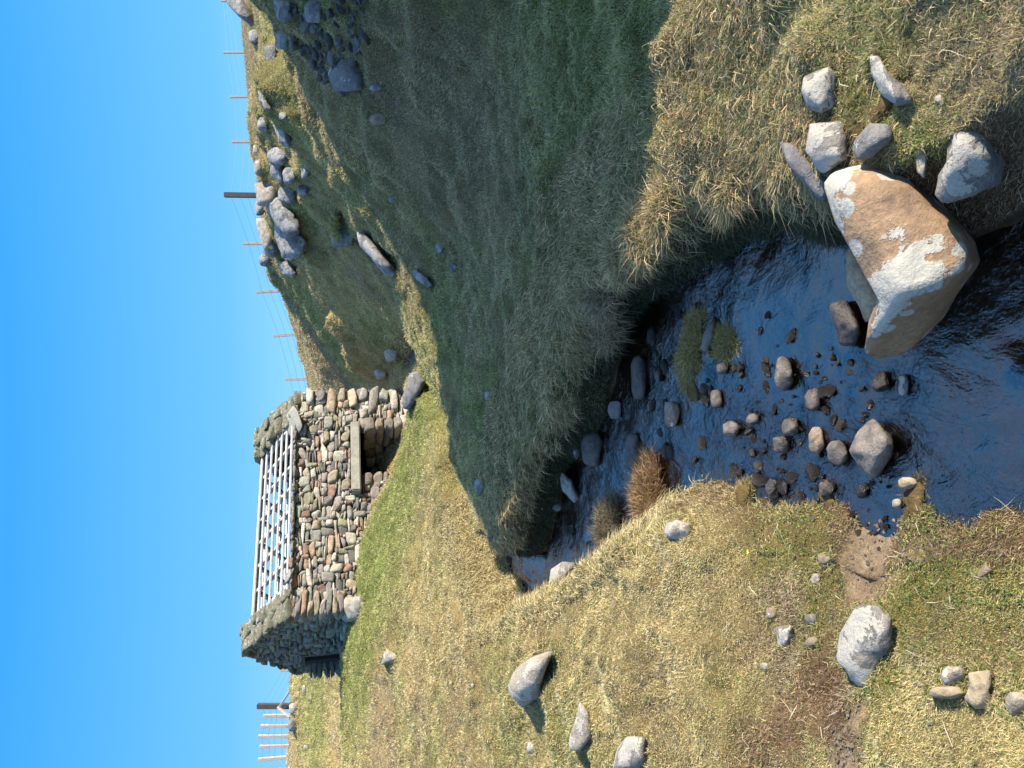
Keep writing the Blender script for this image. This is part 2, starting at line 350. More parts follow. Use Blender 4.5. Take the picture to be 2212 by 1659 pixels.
# relief: soft swells, tussocks, sheep terraces on the slope
dist = np.sqrt(X**2+YY**2)
landm = np.where((sp > 3.35) & (sp < 5.6), .25, 1.0)
Z += landm*(fbm(X*.35, YY*.35, 11, 3)*.16*np.clip(YY/10, .15, 1.6) + fbm(X*1.6, YY*1.6, 12, 4)*.075*np.clip(.5+YY/9, .6, 1.5))
Z += landm*np.maximum(-.12, fbm(X*4.6, YY*4.6, 14, 3))*.11 + landm*np.abs(fbm(X*11, YY*11, 15, 2))*.035
hill = sstep(6.7, 7.4, sp)*np.clip((YY-4)/4, 0, 1)*(1-sstep(34, 44, YY))
hz = Z*2.3 + fbm(X*.5, YY*.5, 20, 3)*2.0
Z += hill*(np.abs((hz % 1.0)-.5)-.25)*.26 + hill*fbm(X*.8, YY*.8, 25, 4)*.22
Z -= .80*np.exp(-(((X+1.15)/1.15)**2 + ((YY-19.3)/1.5)**2))*1.0
Z -= .030*YY*sstep(.33, .45, X/np.maximum(YY, 1))*sstep(8.5, 12, YY)*(1-sstep(24, 34, YY))
dirt_ = sstep(.12, .35, fbm(X*1.1+5, YY*1.1, 31, 4))
nr, nc = X.shape
V = np.stack([X, YY, Z], -1).reshape(-1, 3)
ii = (np.arange(nr-1)[:, None]*nc + np.arange(nc-1)[None, :]).ravel()
Q = np.stack([ii, ii+1, ii+nc+1, ii+nc], 1)
bvh = BVHTree.FromPolygons(V.tolist(), Q.tolist())
bvh_w = None
def hit(u, v):
    d = ray(u, v); n = d.normalized()
    p, nn, _, dg = bvh.ray_cast(Vector((0, 0, 0)), n)
    if bvh_w is not None:
        pw_, _, _, dw = bvh_w.ray_cast(Vector((0, 0, 0)), n)
        if pw_ is not None and (p is None or dw < dg): return pw_
    return p
# grassy ribs that stand proud of the shaded slope and catch the sun
for path, amp, wd_ in (([(600,125),(625,180),(645,235),(660,300),(680,380),(710,440),(738,485)], .42, .40), ([(745,700),(775,750),(792,800)], .45, .35), ([(640,430),(660,520),(700,570)], .3, .2), ([(610,640),(640,760),(680,830)], .4, .4)):
    pw = [hit(*dsp(*q)) for q in path]; pw = [q for q in pw if q is not None]
    dm = np.full(X.shape, 9.0)
    for a, b in zip(pw, pw[1:]):
        ex, ey = b.x-a.x, b.y-a.y; t = np.clip(((X-a.x)*ex+(YY-a.y)*ey)/(ex*ex+ey*ey+1e-6), 0, 1)
        dm = np.minimum(dm, np.hypot(X-a.x-t*ex, YY-a.y-t*ey))
    Z += amp*np.exp(-(dm/wd_)**2)*(1+fbm(X*2.5, YY*2.5, 27, 3)*.8)
V = np.stack([X, YY, Z], -1).reshape(-1, 3)
bvh = BVHTree.FromPolygons(V.tolist(), Q.tolist())
def gz(x, y):
    p, _, _, _ = bvh.ray_cast(Vector((x, y, 60)), Vector((0, 0, -1)))
    return p.z if p else -2.0

# ground cover: 0 straw, 1 green, 2 soil, 3 gravel, 4 brown heath, 5 moss
x_, y_ = V[:, 0], V[:, 1]; spv = np.tile(sp, nr)
nA = fbm(x_*.6, y_*.6, 40, 4); nB = fbm(x_*2.2, y_*2.2, 44, 4); nC = fbm(x_*.9+7, y_*.9, 47, 4)
W = np.zeros((len(V), 6))
W[:, 0] = 1.0
W[:, 1] = sstep(-.10, .45, nA + nB*.5)*.9
W[:, 4] = sstep(.10, .5, nC + nB*.4)*.8
W[:, 4] += (spv > 6.6)*(y_ > 5)*.45*sstep(-.2, .3, nC)
W[:, 1] += (spv > 5.9)*(y_ > 4.5)*(.30 + .8*sstep(-.1, .3, nA))
W[:, 4] += (y_ > 27)*(x_ > -6)*1.5
W[:, 2] += sstep(.30, .5, nB*.8 + nC*.5)*.8*(y_ < 9)
W[:, 2] += sstep(3.25, 3.6, spv)*(1-sstep(5.75, 6.0, spv))*np.where(y_ < 8.2, 2.5, .15)*(y_ < 12)
blobs = [ # display x, y, radius m, type, strength
 (820,1150,1.3,1,3.2),(790,1250,1.4,1,3.2),(870,1020,1.3,1,3.2),(900,900,1.0,1,3.5),(850,1180,1.0,1,2.5),(760,1380,1.2,1,2.5),(740,1470,1.5,1,2.4),(900,760,.8,1,2),(930,860,.7,1,1.4),
 (670,1500,2.5,1,1.2),(900,1280,1.2,0,1.5),(1000,1200,1.0,0,1.5),(950,1120,.8,4,.5),(1060,1230,.7,4,.4),(840,1500,1.0,4,1.2),(900,1580,.8,4,1.4),(1000,1480,.7,4,.6),
 (1240,1600,.5,1,1.2),(1180,1530,.4,1,1.0),(1100,1600,.5,1,1.0),(1300,1480,.7,0,1.0),
 (1230,1330,.35,0,2.5),(1350,1260,.35,0,2.5),(1450,1230,.25,0,2.5),(1530,1180,.2,0,2.4),(1620,1150,.1,5,2),(1600,1280,.3,0,1.2),
 (1250,700,1.0,1,1.4),(1230,400,1.2,1,1.1),(1240,200,1.2,1,1.1),(1180,900,.6,1,1.6),(1300,100,.8,1,2),(1100,600,1.3,0,.8),(950,350,2.2,4,1.0),(1000,150,2,4,.9),
 (1700,60,.4,1,1.0),(1900,60,.3,1,.8),(1850,200,.15,5,2.0),(1910,280,.10,1,3),(2010,320,.10,1,3),(1870,270,.06,5,3),(2140,120,.3,4,1.2),(1900,20,.2,1,2),
 (1680,1180,.18,5,3),(1750,1150,.15,5,3),(1690,1290,.12,4,2.2),(1620,1390,.12,4,1.6),(1700,1420,.13,4,2.0),(1560,1480,.2,1,1.2),(1760,1330,.1,5,2.0),(1790,1060,.10,5,3),(1780,1260,.15,5,1.6),(1720,1330,.12,4,2.2),
 (1880,1190,.11,3,8),(1870,1230,.10,3,8),(1900,1160,.07,3,8),(1870,1270,.06,3,5),(1985,1180,.05,3,4),(2050,1170,.05,3,3),
 (1985,1130,.08,5,4),(1990,1090,.07,5,4),(2060,1250,.2,5,1.4),(2130,1350,.25,5,1.5),(2080,1400,.18,4,1.4),(2180,1300,.2,5,1.6),(2170,1400,.15,4,1.2),(2040,1330,.12,4,1.5),(2120,1290,.1,1,1.5),(2000,1280,.12,5,1.5),(1920,1480,.06,5,2),
 (1790,1450,.09,2,5),(1760,1500,.1,2,4),(1800,1540,.09,2,5),(1700,1590,.13,2,3),(1820,1600,.08,2,6),(1830,1640,.07,3,6),(1850,1560,.05,3,5),(1620,1620,.12,2,2.5),(1690,1560,.1,2,2.5),
 (2150,1600,.2,0,2.5),(2060,1580,.15,0,2.5),(1960,1600,.15,0,1.5),(1560,1560,.25,0,1.2),(1480,1450,.3,0,1.2),
 (2120,1180,.05,2,3),(2190,1180,.06,2,3),
]
for (bx, by, br, ty, stg) in blobs:
    p = hit(*dsp(bx, by))
    if p is None: continue
    d2 = np.sqrt((x_-p.x)**2 + (y_-p.y)**2)*(1+nB*.6)
    W[:, ty] += stg*np.exp(-(d2/br)**2)
W[:, 3] *= 1.0
Wn = W**1.6; Wn /= Wn.sum(1, keepdims=True)
PAL = np.array([(.40, .31, .15), (.14, .185, .045), (.21, .145, .085), (.30, .225, .155), (.22, .165, .10), (.19, .18, .035)])
base = Wn@PAL
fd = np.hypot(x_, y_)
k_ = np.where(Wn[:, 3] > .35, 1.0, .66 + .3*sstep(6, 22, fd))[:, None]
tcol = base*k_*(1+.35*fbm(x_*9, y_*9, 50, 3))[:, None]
wet = ((spv > 3.9) & (spv < 5.7) & (y_ < 21))  # stream bed; also the peat bank face, darkened for its undercut shade
bed_bank_c = np.array([.12, .075, .045])*(1+.9*fbm(x_*7, y_*7, 61, 4))[:, None]
tcol = np.where(wet[:, None], bed_bank_c, tcol)
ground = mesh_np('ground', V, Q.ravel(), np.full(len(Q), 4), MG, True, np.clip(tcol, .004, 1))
tag(ground, kind='structure')

# water sheet
wr = rows[(rows > -2.9) & (rows < 20.5)]
wi = np.where((rows > -2.9) & (rows < 20.5))[0]
tw = np.linspace(-.10, 1.06, 60)
xl, xr = NX[wi, 4], NX[wi, 5]
WX = xl[:, None]*(1-tw) + xr[:, None]*tw; WY = np.repeat(wr[:, None], 60, 1)
WZ = zw(WY) + .012 + .010*fbm(WX*5, WY*2.5, 70, 3)*np.clip(1.2-WY/9, .2, 1) + np.clip(fbm(WX*1.5, WY*1.2, 77, 2)+.34, .05, .7)*(.035*fbm(WX*9, WY*4.5, 78, 3) + .014*fbm(WX*22, WY*12, 79, 2)) + (WY > 8)*(WY < 9.6)*fbm(WX*6, WY*3, 71, 3)*.05
Vw = np.stack([WX, WY, WZ], -1).reshape(-1, 3)
iw = (np.arange(len(wr)-1)[:, None]*60 + np.arange(59)[None, :]).ravel()
Qw = np.stack([iw, iw+1, iw+61, iw+60], 1)
water = mesh_np('water', Vw, Qw.ravel(), np.full(len(Qw), 4), MW); tag(water, kind='structure')

bvh_w = BVHTree.FromPolygons(Vw.tolist(), Qw.tolist())
# ---------------------------------------------------------------- rocks
def ico(sub):
    bm = bmesh.new(); bmesh.ops.create_icosphere(bm, subdivisions=sub, radius=1)
    v = np.array([x.co[:] for x in bm.verts]); f = np.array([[q.index for q in p.verts] for p in bm.faces]); bm.free()
    return v, f
ICO = {k: ico(k) for k in (2, 3, 4, 5)}
def poly_radius(poly, c, th):
    P = np.array(poly)-c; a = P; b = np.roll(P, -1, 0); out_ = np.zeros(len(th))
    ds = np.stack([np.cos(th), np.sin(th)], 1)
    best = np.zeros(len(th))
    for p, q in zip(a, b):
        e = q-p; den = ds[:, 0]*e[1]-ds[:, 1]*e[0]; den = np.where(np.abs(den) < 1e-9, 1e-9, den)
        t = (p[0]*e[1]-p[1]*e[0])/den; s = (p[0]*ds[:, 1]-p[1]*ds[:, 0])/den
        ok = (t > 0) & (s >= -.001) & (s <= 1.001); best = np.where(ok & (t > best), t, best)
    return best
def facets(P, n, r, lo=.62, hi=.92, front=None, soft=.93):
    for _ in range(n):
        nn = r.normal(size=3); nn /= np.linalg.norm(nn)
        if front is not None:
            nn = nn + front*1.3; nn /= np.linalg.norm(nn)
        d = P@nn; h = d.max()*r.uniform(lo, hi)
        ex = np.maximum(0, d-h); P = P - nn*(ex*soft)[:, None]
    return P
def rock(name, poly_d, mat, label, cat='rock', group=None, seed=0, thick=.8, sub=4, nf=7, lift=.32, rough=.03, parent=None, D=None, hi=.90, tops=None, soft=38, tilt=None):
    """a stone whose visible outline was read off the photograph; real depth, resting in the ground it is seen on"""
    r = np.random.default_rng(seed+1000)
    poly = [dsp(a, b) for a, b in poly_d]
    P2 = np.array(poly); c = (P2.max(0)+P2.min(0))/2; wpx, hpx = P2.max(0)-P2.min(0)
    if D is None:
        h_ = hit(c[0], min(c[1]+hpx*lift, 1075))
        if h_ is None: h_ = hit(c[0], c[1]+hpx*.7)
        if h_ is None: return None
        D = h_.dot(c_f)
    hc = hit(c[0], c[1]); back = (hc.dot(c_f)-D) if hc is not None else 0
    back = min(max(back, 0), 1.0*hpx/F*D*2)
    v, f = ICO[sub]
    mn = min(wpx, hpx)/F*D*.5
    OUT = np.stack([(P2[:, 0]-c[0])/F*D, -(P2[:, 1]-c[1])/F*D], 1)
    pts = [(x, y, r.uniform(-.15, .2)*mn) for x, y in OUT]
    if tops:
        pts += [((u_-c[0])/F*D, -(v_-c[1])/F*D, h_) for (u_, v_), h_ in ((dsp(q[0], q[1]), q[2]) for q in tops)]
    else:
        cen_ = OUT.mean(0)
        for k in range(4):
            q = OUT[(r.integers(2)+k*len(OUT)//4) % len(OUT)]*r.uniform(.35, .80)
            pts.append((q[0], q[1], mn*thick*r.uniform(.5, 1.05)))
    pts += [(x*.8, y*.8, -mn*.9-back) for x, y in OUT]
    L = hull_shape(np.array(pts), v, soft)
    nrm = L/np.maximum(np.linalg.norm(L, axis=1, keepdims=True), 1e-6)
    size = mn*2
    L = L + nrm*(n3(L/size, 1.6, seed % 50, 4)*rough*2.2*size)[:, None]
    L = L + nrm*(-np.abs(n3(L/size, 2.6, (seed+3) % 50, 3))*rough*1.3*size)[:, None]
    L = L + nrm*(n3(L/size, 7, (seed+7) % 50, 2)*rough*.45*size)[:, None]
    ht = hit(c[0], c[1]-hpx*.5); hb = hit(c[0], min(c[1]+hpx*.5, 1075))
    if tilt is None: tilt = 0 if ht is None or hb is None else min(.8, .55*(ht.dot(c_f)-hb.dot(c_f))/(hpx/F*D))
    rr_ = np.hypot(L[:, 0], L[:, 1])+1e-9
    Rp = poly_radius(np.stack([P2[:, 0], -P2[:, 1]], 1), np.array([c[0], -c[1]]), np.arctan2(L[:, 1], L[:, 0]))/F*D*1.01
    L[:, :2] *= np.where(Rp > 0, np.minimum(1, Rp/rr_), 1)[:, None]
    L[:, 2] -= tilt*L[:, 1]
    org = np.array(ray(c[0], c[1]))*D
    Wd = (org + L[:, [0]]*NR + L[:, [1]]*NU)*(1 - L[:, [2]]/D) - org
    o = mesh_np(name, Wd, f.ravel(), np.full(len(f), 3), MAT[mat], True, None, parent)
    o.location = Vector(org)
    if not parent: tag(o, label, cat, group)
    return o
def hull_shape(pts, v, p):
    bm = bmesh.new()
    for q in pts: bm.verts.new(q)
    res = bmesh.ops.convex_hull(bm, input=bm.verts[:])
    bm.normal_update(); cc = pts.mean(0); pl = {}
    for fc in bm.faces:
        n = np.array(fc.normal); d = n@(np.array(fc.verts[0].co)-cc)
        if d < 0: n, d = -n, -d
        if d > 1e-5: pl[tuple(np.round(n*40))] = (n, d)
    bm.free()
    A = np.array([n/d for n, d in pl.values()])
    q = np.maximum(v@A.T, 0); r = (q**p).sum(1)**(-1/p)
    return v*r[:, None] + cc
def blob(x0, x1, y0, y1, seed, n=9, jag=.16):
    r = np.random.default_rng(seed); cx, cy = (x0+x1)/2, (y0+y1)/2
    out_ = []
    ph = r.uniform(0, 6.28)
    for k in range(n):
        t = 2*math.pi*(k+r.uniform(-.3, .3))/n
        q = 1-r.uniform(0, jag); sx = np.sign(math.cos(t))*abs(math.cos(t))**.8; sy = np.sign(math.sin(t))*abs(math.sin(t))**.8
        out_.append((cx+sx*q*(x1-x0)/2, cy+sy*q*(y1-y0)/2))
    return out_
def B(*a): return ('b',)+a
ROCKS = [
 # right bank, near
 ('boulder', [(1780,400),(1800,368),(1900,352),(1960,375),(2030,440),(2110,510),(2128,560),(2085,625),(2040,700),(1960,770),(1885,787),(1866,765),(1878,690),(1900,650),(1850,560),(1805,480)], 'boulder', 'huge brown boulder crusted with white lichen overhanging the stream', dict(sub=5, nf=2, lift=.30, rough=.03, tilt=.35, soft=60, D=2.64, tops=[(1810,400,.20),(1880,375,.24),(1960,400,.25),(2095,515,.24),(2100,575,.28),(2060,612,.30),(1945,640,.30),(1905,600,.24),(1855,535,.18),(1888,720,.05),(1950,700,-.04),(2040,670,.02)])),
 ('rock_slab', [(1825,545),(1850,520),(1900,560),(1925,640),(1900,690),(1868,700),(1858,665),(1830,620)], 'tan', 'smooth tan slab tucked behind the huge brown boulder', dict(thick=.5, nf=3, lift=.1)),
 ('rock', [(2050,258),(2110,247),(2142,310),(2182,350),(2172,400),(2110,430),(2040,447),(2010,432),(2020,390),(2045,350)], 'white', 'large angular white lichened rock right of the huge boulder', dict(nf=9)),
 ('rock', [(1873,115),(1895,113),(1920,160),(1960,190),(1977,225),(1940,234),(1905,207),(1880,160)], 'white', 'long narrow grey-white rock pointing right on the lit bank', dict(nf=7)),
 ('rock', [(1735,165),(1790,143),(1806,160),(1806,235),(1775,250),(1745,237),(1730,195)], 'white', 'stubby white and brown rock highest of the cluster on the right bank', dict(nf=8)),
 ('rock', [(1750,268),(1820,260),(1832,300),(1832,345),(1780,377),(1765,372),(1740,325)], 'white', 'squarish white rock touching the top of the huge boulder', dict(nf=9)),
 ('rock', [(1845,300),(1880,263),(1925,268),(1927,300),(1882,347),(1850,347),(1838,325)], 'grey', 'rounded grey speckled rock beside moss above the huge boulder', dict(nf=6)),
 ('rock_slab', [(1680,303),(1712,305),(1770,378),(1795,400),(1782,447),(1740,402),(1700,352)], 'grey', 'dark grey slanting slab at the edge of the grassy overhang', dict(nf=6, thick=.5)),
 ('rock', [(1975,300),(1993,288),(2005,340),(1997,390),(1980,372)], 'pale', 'thin pale stone sunk in green grass behind the huge boulder', dict(nf=4)),
 ('rock', B(2018,2044,203,227), 'pale', 'small pale stone in shaded grass at the bottom right', {}),
 # left bank
 ('boulder', [(1850,1308),(1905,1304),(1927,1330),(1927,1400),(1903,1442),(1872,1492),(1845,1482),(1830,1452),(1803,1425),(1813,1370)], 'white', 'large white and grey boulder sunk in the near left bank', dict(sub=5, nf=10, thick=.8)),
 ('boulder', [(1203,1398),(1150,1413),(1110,1443),(1093,1480),(1100,1507),(1125,1535),(1167,1507),(1174,1460),(1187,1425)], 'pale', 'cream white boulder with a brown underside on the left meadow', dict(nf=7)),
 ('rock_slab', [(1253,1513),(1272,1540),(1278,1590),(1252,1624),(1228,1622),(1230,1590),(1245,1550)], 'pale', 'flat pointed pale slab lying in grass left of the cream boulder', dict(nf=5, thick=.4)),
 ('rock', [(1350,1588),(1397,1588),(1400,1625),(1392,1670),(1322,1670),(1330,1620)], 'white', 'lumpy white rock cut by the left edge of the view', dict(nf=9, rough=.05)),
 ('rock', [(835,1401),(857,1410),(860,1427),(822,1437),(826,1418)], 'pale', 'pale stone alone on the slope below the mill doorway', {}),
 ('rock', [(1675,1352),(1712,1350),(1716,1375),(1702,1403),(1680,1398)], 'white', 'bone-shaped whitish stone left of the gravel inlet', dict(nf=5)),
 ('rock', B(1735,1767,1325,1352), 'grey', 'small grey stone between the gravel inlet and the bone-shaped stone', {}),
 ('rock', B(1735,1772,1373,1402), 'brown', 'small brown stone half buried beside the grey one', {}),
 ('rock', B(1653,1680,1310,1340), 'brown', 'flat brownish stone flush with the turf', {}),
 ('rock', B(2028,2092,1436,1480), 'pale', 'grey-tan stone at the upper edge of the bottom left cluster', {}),
 ('rock', B(2003,2087,1480,1512), 'tan', 'long tan stone lowest in the turf of the bottom left cluster', {}),
 ('rock', [(2090,1450),(2140,1445),(2146,1475),(2135,1490),(2150,1530),(2110,1535),(2083,1510),(2095,1480)], 'tan', 'waisted tan slab in the middle of the bottom left cluster', dict(thick=.5)),
 ('rock', B(2168,2225,1490,1548), 'pale', 'grey stone cut by the bottom edge of the view at left', {}),
 ('rock', [(2130,1212),(2145,1232),(2138,1250),(2112,1252),(2110,1238)], 'brown', 'pointed grey-brown stone in moss near the bottom of the view', {}),
 ('rock', B(1430,1497,1120,1170), 'pale', 'pale grey boulder beside the red-brown tussock', dict(nf=8)),
 ('rock', [(1183,1277),(1190,1230),(1215,1213),(1247,1216),(1232,1240),(1210,1262)], 'white', 'curved white rock at the outer bend of the stream', dict(nf=4)),
 ('rock', B(1088,1117,1118,1158), 'bluegrey', 'white rock on the far tip of the shaded spur', {}),
 ('rock', B(1023,1047,1028,1072), 'bluegrey', 'white rock on the ditch edge of the shaded spur', {}),
 ('rock', B(1138,1156,973,1008), 'bluegrey', 'small white rock in long grass on the shaded spur', {}),
 ('rock', B(1236,1256,928,1000), 'bluegrey', 'long white topped rock at the foot of the shaded bank', {}),
 ('rock', B(1250,1305,925,1015), 'wet', 'dark wet boulder in the shade under the bank', {}),
 ('rock', [(1207,1030),(1215,1018),(1235,1035),(1252,1078),(1240,1087),(1215,1060)], 'bluegrey', 'tilted white rock standing in the stream below the spur', {}),
 ('rock', B(1190,1215,1080,1107), 'grey', 'grey stone where the stream passes the spur', {}),
 ('rock', B(1165,1180,1080,1105), 'bluegrey', 'tiny white stone in the grass above the bend', {}),
 ('rock', B(1311,1345,862,908), 'grey', 'smooth grey rock at the shaded water edge', {}),
 ('rock', B(1236,1252,852,872), 'bluegrey', 'small white stone high on the shaded bank', {}),
 ('rock', B(1045,1062,842,866), 'bluegrey', 'small white stone on the green floor of the spur', {}),
 ('rock', B(1062,1070,1000,1014), 'bluegrey', 'tiny white stone near the far edge of the spur', {}),
 ('rock', B(1358,1402,755,870), 'wet', 'long dark submerged boulder nearest the shaded bank', {}),
 ('rock', B(1345,1387,925,1022), 'wet', 'long dark boulder in midstream behind the red-brown tussock', {}),
 # in the stream
 ('rock', [(1885,903),(1932,940),(1932,975),(1902,1022),(1885,1037),(1850,1002),(1833,975),(1850,930)], 'grit', 'largest squarish stone standing in the near stream', dict(nf=9, thick=.9)),
 ('rock', B(1668,1720,762,850), 'grit', 'double-humped stone in midstream above the huge boulder', {}),
 ('rock', B(1735,1777,833,892), 'grit', 'knobbly grey stone in open water left of the huge boulder', {}),
 ('rock', B(1665,1708,937,983), 'grit', 'rounded grey stone with a flat top beside glittering pebbles', {}),
 ('rock', B(1685,1728,900,945), 'grit', 'rounded stone leaning behind the flat-topped one', {}),
 ('rock', B(1745,1782,918,987), 'brown', 'ochre streaked stone between the grey midstream stones', {}),
 ('rock', B(1780,1838,945,1012), 'grit', 'purplish stone pressed against the largest squarish one', {}),
 ('rock', B(1650,1688,1033,1082), 'wet', 'dark flat stone near the left shore of the stream', {}),
 ('rock', B(1685,1703,1035,1075), 'wet', 'slim black stone next to the dark flat one', {}),
 ('rock', B(1765,1805,1038,1075), 'grit', 'grey stone at the edge of the brown waterside moss', {}),
 ('rock', B(1935,1985,1028,1060), 'tan', 'ochre stone in the water by the gravel inlet', {}),
 ('rock', B(1925,1950,1075,1102), 'pale', 'small cream stone at the tip of the brown moss', {}),
 ('rock', B(1848,1877,1043,1082), 'wet', 'black pointed stone in the gravel inlet', {}),
 ('rock', B(1558,1602,905,948), 'grit', 'tan topped stone in the wide blue water', {}),
 ('rock', B(1610,1642,892,920), 'grit', 'wedge shaped stone right of the tan topped one', {}),
 ('rock', B(1533,1562,838,887), 'grit', 'small pale stone below the mossy islands', {}),
 ('rock', B(1430,1470,860,928), 'brown', 'pinkish stone at the end of the mossy island', {}),
 ('rock', [(1512,755),(1520,720),(1545,680),(1552,690),(1540,740),(1525,765)], 'grit', 'thin upright slab between the two mossy islands', dict(nf=3)),
 ('rock', B(1545,1575,778,812), 'grit', 'grey stone on the lower mossy island', {}),
 ('rock', B(1455,1480,790,830), 'grit', 'grey stone on the upper mossy island', {}),
 ('rock', [(1790,652),(1830,648),(1850,680),(1868,720),(1850,752),(1815,748),(1800,700)], 'wet', 'dark brown wet rock left of the tan slab', {}),
 ('rock', B(1938,1966,803,862), 'white', 'small white stone awash at the tip of the huge boulder', {}),
 ('rock', B(1880,1925,800,850), 'wet', 'black glistening stones washed by the current', {}),
 ('rock', B(1750,1775,1235,1265), 'pale', 'small cream stone on the shore moss', {}),
 ('rock', B(1765,1800,1195,1225), 'brown', 'small brown stone at the waterline moss', {}),
 # shaded hillside
 ('boulder', [(705,160),(715,130),(745,115),(775,130),(790,165),(785,195),(755,200),(720,198)], 'grey', 'round boulder in the hollow of loose scree', dict(nf=5)),
 ('boulder', [(712,495),(745,490),(765,505),(762,530),(720,536),(712,520)], 'bluegrey', 'squat blocky rock at the lower end of the lit grass streak', {}),
 ('boulder', [(765,500),(785,497),(815,530),(840,560),(860,590),(850,602),(825,590),(800,560),(775,530)], 'bluegrey', 'long pale rock outcrop slanting down the shaded slope', dict(rough=.05)),
 ('boulder', [(888,585),(900,580),(925,600),(938,618),(925,622),(900,605)], 'bluegrey', 'flat grey outcrop below the long pale one', {}),
 ('rock', B(938,962,520,550), 'bluegrey', 'small flat stone alone on the shaded slope', {}),
 ('rock', B(970,990,565,590), 'bluegrey', 'faint small stone lower on the shaded slope', {}),
 ('rock', B(838,860,418,440), 'bluegrey', 'small white stone under the lit grass streak', {}),
 ('rock', B(795,830,175,200), 'bluegrey', 'bluish stone just below the scree hollow', {}),
 ('rock', B(795,838,240,275), 'brown', 'brown flat rock in the turf below the scree hollow', {}),
 ('boulder', [(480,-12),(520,-12),(560,55),(552,66),(515,35),(490,8)], 'bluegrey', 'great slanting slab on the skyline at the top right', dict(sub=4)),
 ('boulder', [(590,-12),(625,-12),(632,40),(615,58),(597,40)], 'bluegrey', 'broken grey outcrop just below the skyline slab', {}),
 ('rock', B(655,700,-15,60), 'bluegrey', 'long stone leaning at the top of the scree', {}),
 ('boulder', [(548,395),(598,388),(604,430),(590,448),(555,445)], 'pale', 'cream coloured crag under the dark strainer post', {}),
 ('boulder', [(565,428),(610,425),(645,470),(650,505),(620,512),(590,480)], 'bluegrey', 'large dark crag hanging below the strainer post', {}),
 ('boulder', [(590,470),(640,478),(668,520),(650,560),(610,560),(592,520)], 'bluegrey', 'overhanging lichened crag lower on the crest', {}),
 ('boulder', [(552,472),(578,470),(592,520),(590,550),(572,545),(556,500)], 'pale', 'sunlit skyline crag behind the overhanging one', {}),
 ('boulder', [(598,562),(625,560),(642,590),(636,602),(608,592)], 'bluegrey', 'low lichened outcrop at the left end of the crags', {}),
 ('rock', B(546,572,340,385), 'pale', 'sunlit stone on the skyline right of the cream crag', {}),
 ('rock', B(545,560,310,335), 'pale', 'pale stone perched on the skyline', {}),
 ('boulder', [(556,195),(572,200),(588,238),(575,240),(560,220)], 'bluegrey', 'narrow pale rock high on the right shoulder', {}),
 ('boulder', [(590,270),(612,265),(632,300),(628,320),(600,312)], 'bluegrey', 'broken lichened rock on the crest slope', {}),
 ('boulder', [(575,310),(600,320),(615,370),(612,400),(585,380)], 'bluegrey', 'long lichen spotted outcrop along the crest', {}),
 ('rock', B(646,670,340,392), 'bluegrey', 'thin pale ledge above the lit grass streak', {}),
 ('rock', B(585,606,590,600), 'dark', 'small fang of rock on the far skyline', {}),
 # near the mill
 ('boulder', [(867,860),(885,805),(905,800),(920,825),(905,855),(885,888),(870,884)], 'grey', 'large dark grey rock at the right foot of the mill', dict(nf=6)),
 ('boulder', B(829,860,741,784), 'pale', 'pale boulder standing apart right of the mill', {}),
 ('rock', B(806,838,790,822), 'pale', 'pale stone leaning on the right corner of the mill', {}),
 ('boulder', [(727,1305),(740,1290),(780,1285),(790,1300),(775,1340),(745,1346),(730,1330)], 'pale', 'big pale cornerstone boulder under the left corner of the mill', dict(D=16.6)),
 # far left
 ('rock', B(622,648,1515,1548), 'pale', 'pale rock under the braced corner post', {}),
 ('rock', B(620,646,1550,1584), 'bluegrey', 'grey rock left of the braced corner post', {}),
 ('rock', B(652,662,1478,1500), 'pale', 'small pale stone on the far left meadow', {}),
 ('rock', B(668,674,1500,1515), 'pale', 'tiny white stone below the small pale one on the far meadow', {}),
 ('rock', B(655,668,1608,1622), 'pale', 'little stone near the left edge of the far meadow', {}),
 ('rock', B(1015,1026,1475,1487), 'pale', 'small white pebble on the mid meadow', {}),
 ('rock', B(1135,1160,1600,1632), 'pale', 'faint flat stone near the left edge of the meadow', {}),
 ('rock', B(1640,1665,1430,1450), 'pale', 'small pale stone in reddish soil of the left bank', {}),
 ('rock', B(1878,1896,1338,1350), 'brown', 'little brown stone touching the large white and grey boulder', {}),
 ('rock', B(2000,2020,1555,1568), 'pale', 'little stone near the bottom left cluster', {}),
]
for k, (nm, pl, mt, lb, kw) in enumerate(ROCKS):
    if pl[0] == 'b': pl = blob(*pl[1:], seed=k+50)
    kw = dict(kw); xs = [p[0] for p in pl]; ys = [p[1] for p in pl]; big = min(max(xs)-min(xs), max(ys)-min(ys))
    kw.setdefault('sub', 4 if big > 28 else 3)
    kw.setdefault('nf', 7)
    if mt in ('grit', 'wet', 'brown'): kw.setdefault('rough', .055)
    if mt == 'bluegrey': kw.setdefault('rough', .07)
    elif mt in ('white', 'pale'): kw.setdefault('rough', .045)
    cat = {'boulder': 'boulder', 'rock_slab': 'slab'}.get(nm, 'rock')
    rock(nm, pl, mt, lb, cat, seed=k*3+1, **kw)

for k, bx in enumerate([(575,628,315,362),(600,645,440,500),(622,668,498,548),(556,592,545,578),(596,640,398,442),(606,642,360,402),(552,582,250,288),(590,628,60,112),(568,602,90,150),(535,562,60,98),(566,606,508,560),(640,672,395,425),(575,606,405,440),(548,575,425,470),(612,640,545,565),(600,622,240,262)]):
    rock('crag', blob(*bx, seed=k+900), 'bluegrey', 'broken grey crag stone of the fractured outcrop along the right crest', 'rock', 'crag stones along the right crest', seed=k*7+400, sub=3, rough=.08)
